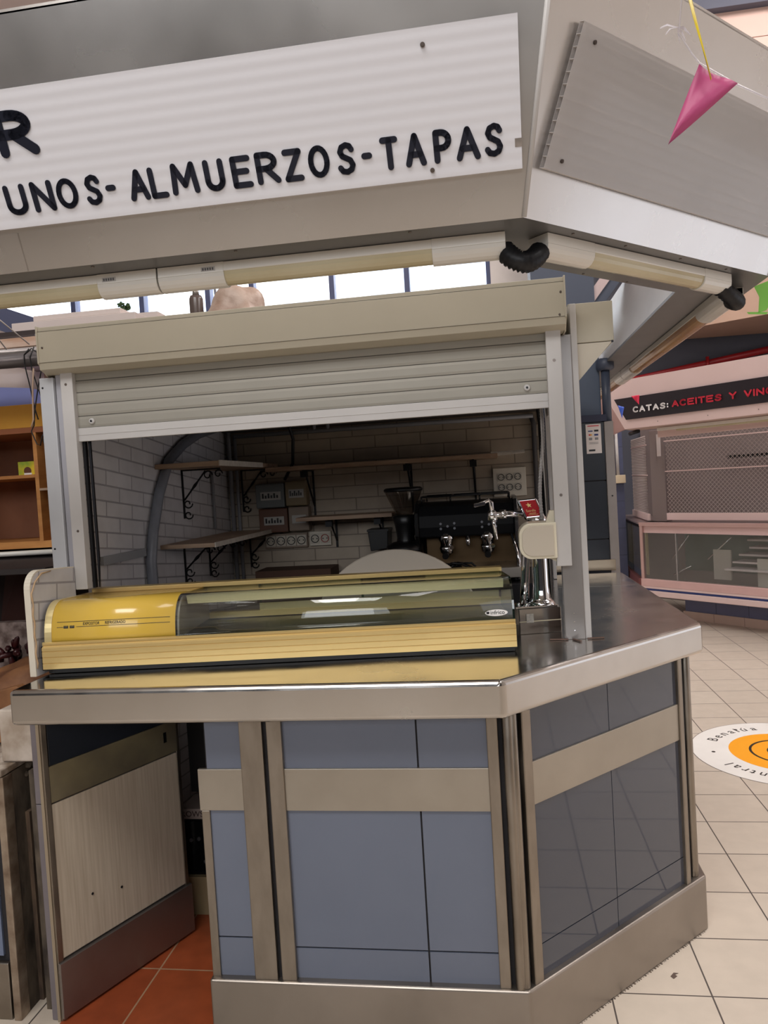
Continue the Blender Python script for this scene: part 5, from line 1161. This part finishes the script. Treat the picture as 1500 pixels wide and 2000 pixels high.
bm = NB(); tube(bm, [(.348, yp-.06, 2.335), (.352, yp, 2.28), (.372, yp, 2.243), (.383, yp, 2.226), (.441, yp, 2.183), (.56, yp, 2.11)], .0014, 6)
rr = random.Random(2)
for k in range(6):
    a = V(.350, yp, 2.29); d = V(rr.uniform(-1, .7), rr.uniform(-.3, .3), rr.uniform(-.5, .3)).normalized()*rr.uniform(.5, .9); s = V(0, 1, 0).cross(d)*.003
    sheet(bm, [[a-s*.3, a+s*.3], [a+d*.02-s, a+d*.02+s+V(0, .003, 0)], [a+d*.035-V(0, 0, .01)-s*.6, a+d*.035-V(0, 0, .01)+s*.6]], (0, .0004, 0))
tag(obj('pennant_string', bm, clearf), 'clear film string tying the pennants with a frayed knot', 'string')
pennant('small red pennant near the corner of the wine stall sign', [(1.160, 6.4, 2.145), (1.225, 6.4, 2.150), (1.220, 6.4, 2.07)], redf)
pennant('small blue pennant near the corner of the wine stall sign', [(1.085, 6.6, 2.095), (1.135, 6.6, 2.075), (1.115, 6.6, 1.98)], bluef)
bm = NB(); P = [(.87, 2.6, 2.115), (.935, 2.6, 2.135), (.93, 2.6, 2.08), (.905, 2.6, 2.035), (.88, 2.6, 2.03), (.885, 2.6, 2.08)]
prism(bm, P, (0, .001, 0)); prism(bm, [(.845, 2.6, 2.035), (.91, 2.6, 2.03), (.905, 2.6, 2.022), (.85, 2.6, 2.028)], (0, .001, 0)); tag(obj('green_ribbon', bm, green), 'lime green film ribbon beyond the right corner of the canopy', 'ribbon')
bm = NB(); tube(bm, [(2.30, 8.2, 5.6), (2.30, 8.2, 4.2)], .012, 6); tube(bm, [(2.34, 8.2, 5.6), (2.34, 8.2, 4.2)], .008, 6); tag(obj('hanging_chain', bm, blackm), 'dark chain hanging from the slate beam', 'chain')

# ================================================================== FLOOR STICKER
sc = V(1.470, 4.178, 0); R0 = .475
t = thing('floor_sticker', 'round white floor sticker with orange centre reading Benalúa and Central', 'floor sticker', sc)
def disc(r, z, nm, m, r_in=0):
    bm = NB(); n = 72
    if r_in == 0: prism(bm, [sc+V(r*cos(2*pi*k/n), r*sin(2*pi*k/n), z) for k in range(n)], (0, 0, .0006))
    else:
        for k in range(n):
            a, b = 2*pi*k/n, 2*pi*(k+1)/n
            prism(bm, [sc+V(r_in*cos(a), r_in*sin(a), z), sc+V(r*cos(a), r*sin(a), z), sc+V(r*cos(b), r*sin(b), z), sc+V(r_in*cos(b), r_in*sin(b), z)], (0, 0, .0004))
    return obj(nm, bm, m, t)
disc(R0, .0006, 'white_disc', stickw); disc(R0+.004, .0004, 'dark_outline', mat('outline_grey', (120, 110, 104), .6)); disc(.285, .0013, 'orange_disc', sticko)
disc(.185, .0020, 'ring_mark', stickb, .172); disc(.098, .0020, 'ring_mark', stickb, .083)
ADV = {'B': .80, 'C': .80, 'l': .36, 't': .46, 'r': .50}
def arctext(s, r, a0, size):
    bmx = NB(); cur = 0.0
    for ch in s:
        w = ADV.get(ch, .70)*size*.98; a = radians(a0) - (cur+w/2)/r; cur += w
        ux = V(sin(a), -cos(a), 0); uy = V(cos(a), sin(a), 0)
        join(bmx, textbm(ch, sc + V(r*cos(a), r*sin(a), .0018), ux, uy, size, align='CENTER', th=.0006))
    obj('lettering', bmx, stickb, t)
arctext('Benalúa', .352, 153, .080)
arctext('Central', .352, 257, .080)
bm = NB()
for a, rr_ in ((178, .37), (113, .39)):
    p = sc+V(rr_*cos(radians(a)), rr_*sin(radians(a)), .0014); lathe(bm, [(.010, 0), (.010, .0006)], p, 14)
obj('dot_mark', bm, stickb, t)
bm = NB(); prism(bm, [(.462, 2.305, .0005), (.475, 2.318, .0005), (.470, 2.325, .0005), (.482, 2.332, .0005), (.468, 2.334, .0005), (.455, 2.316, .0005)], (0, 0, .0006)); tag(obj('floor_scrap', bm, mat('dark_scrap', (90, 74, 66), .8)), 'tiny dark scrap on the beige floor tiles', 'scrap')
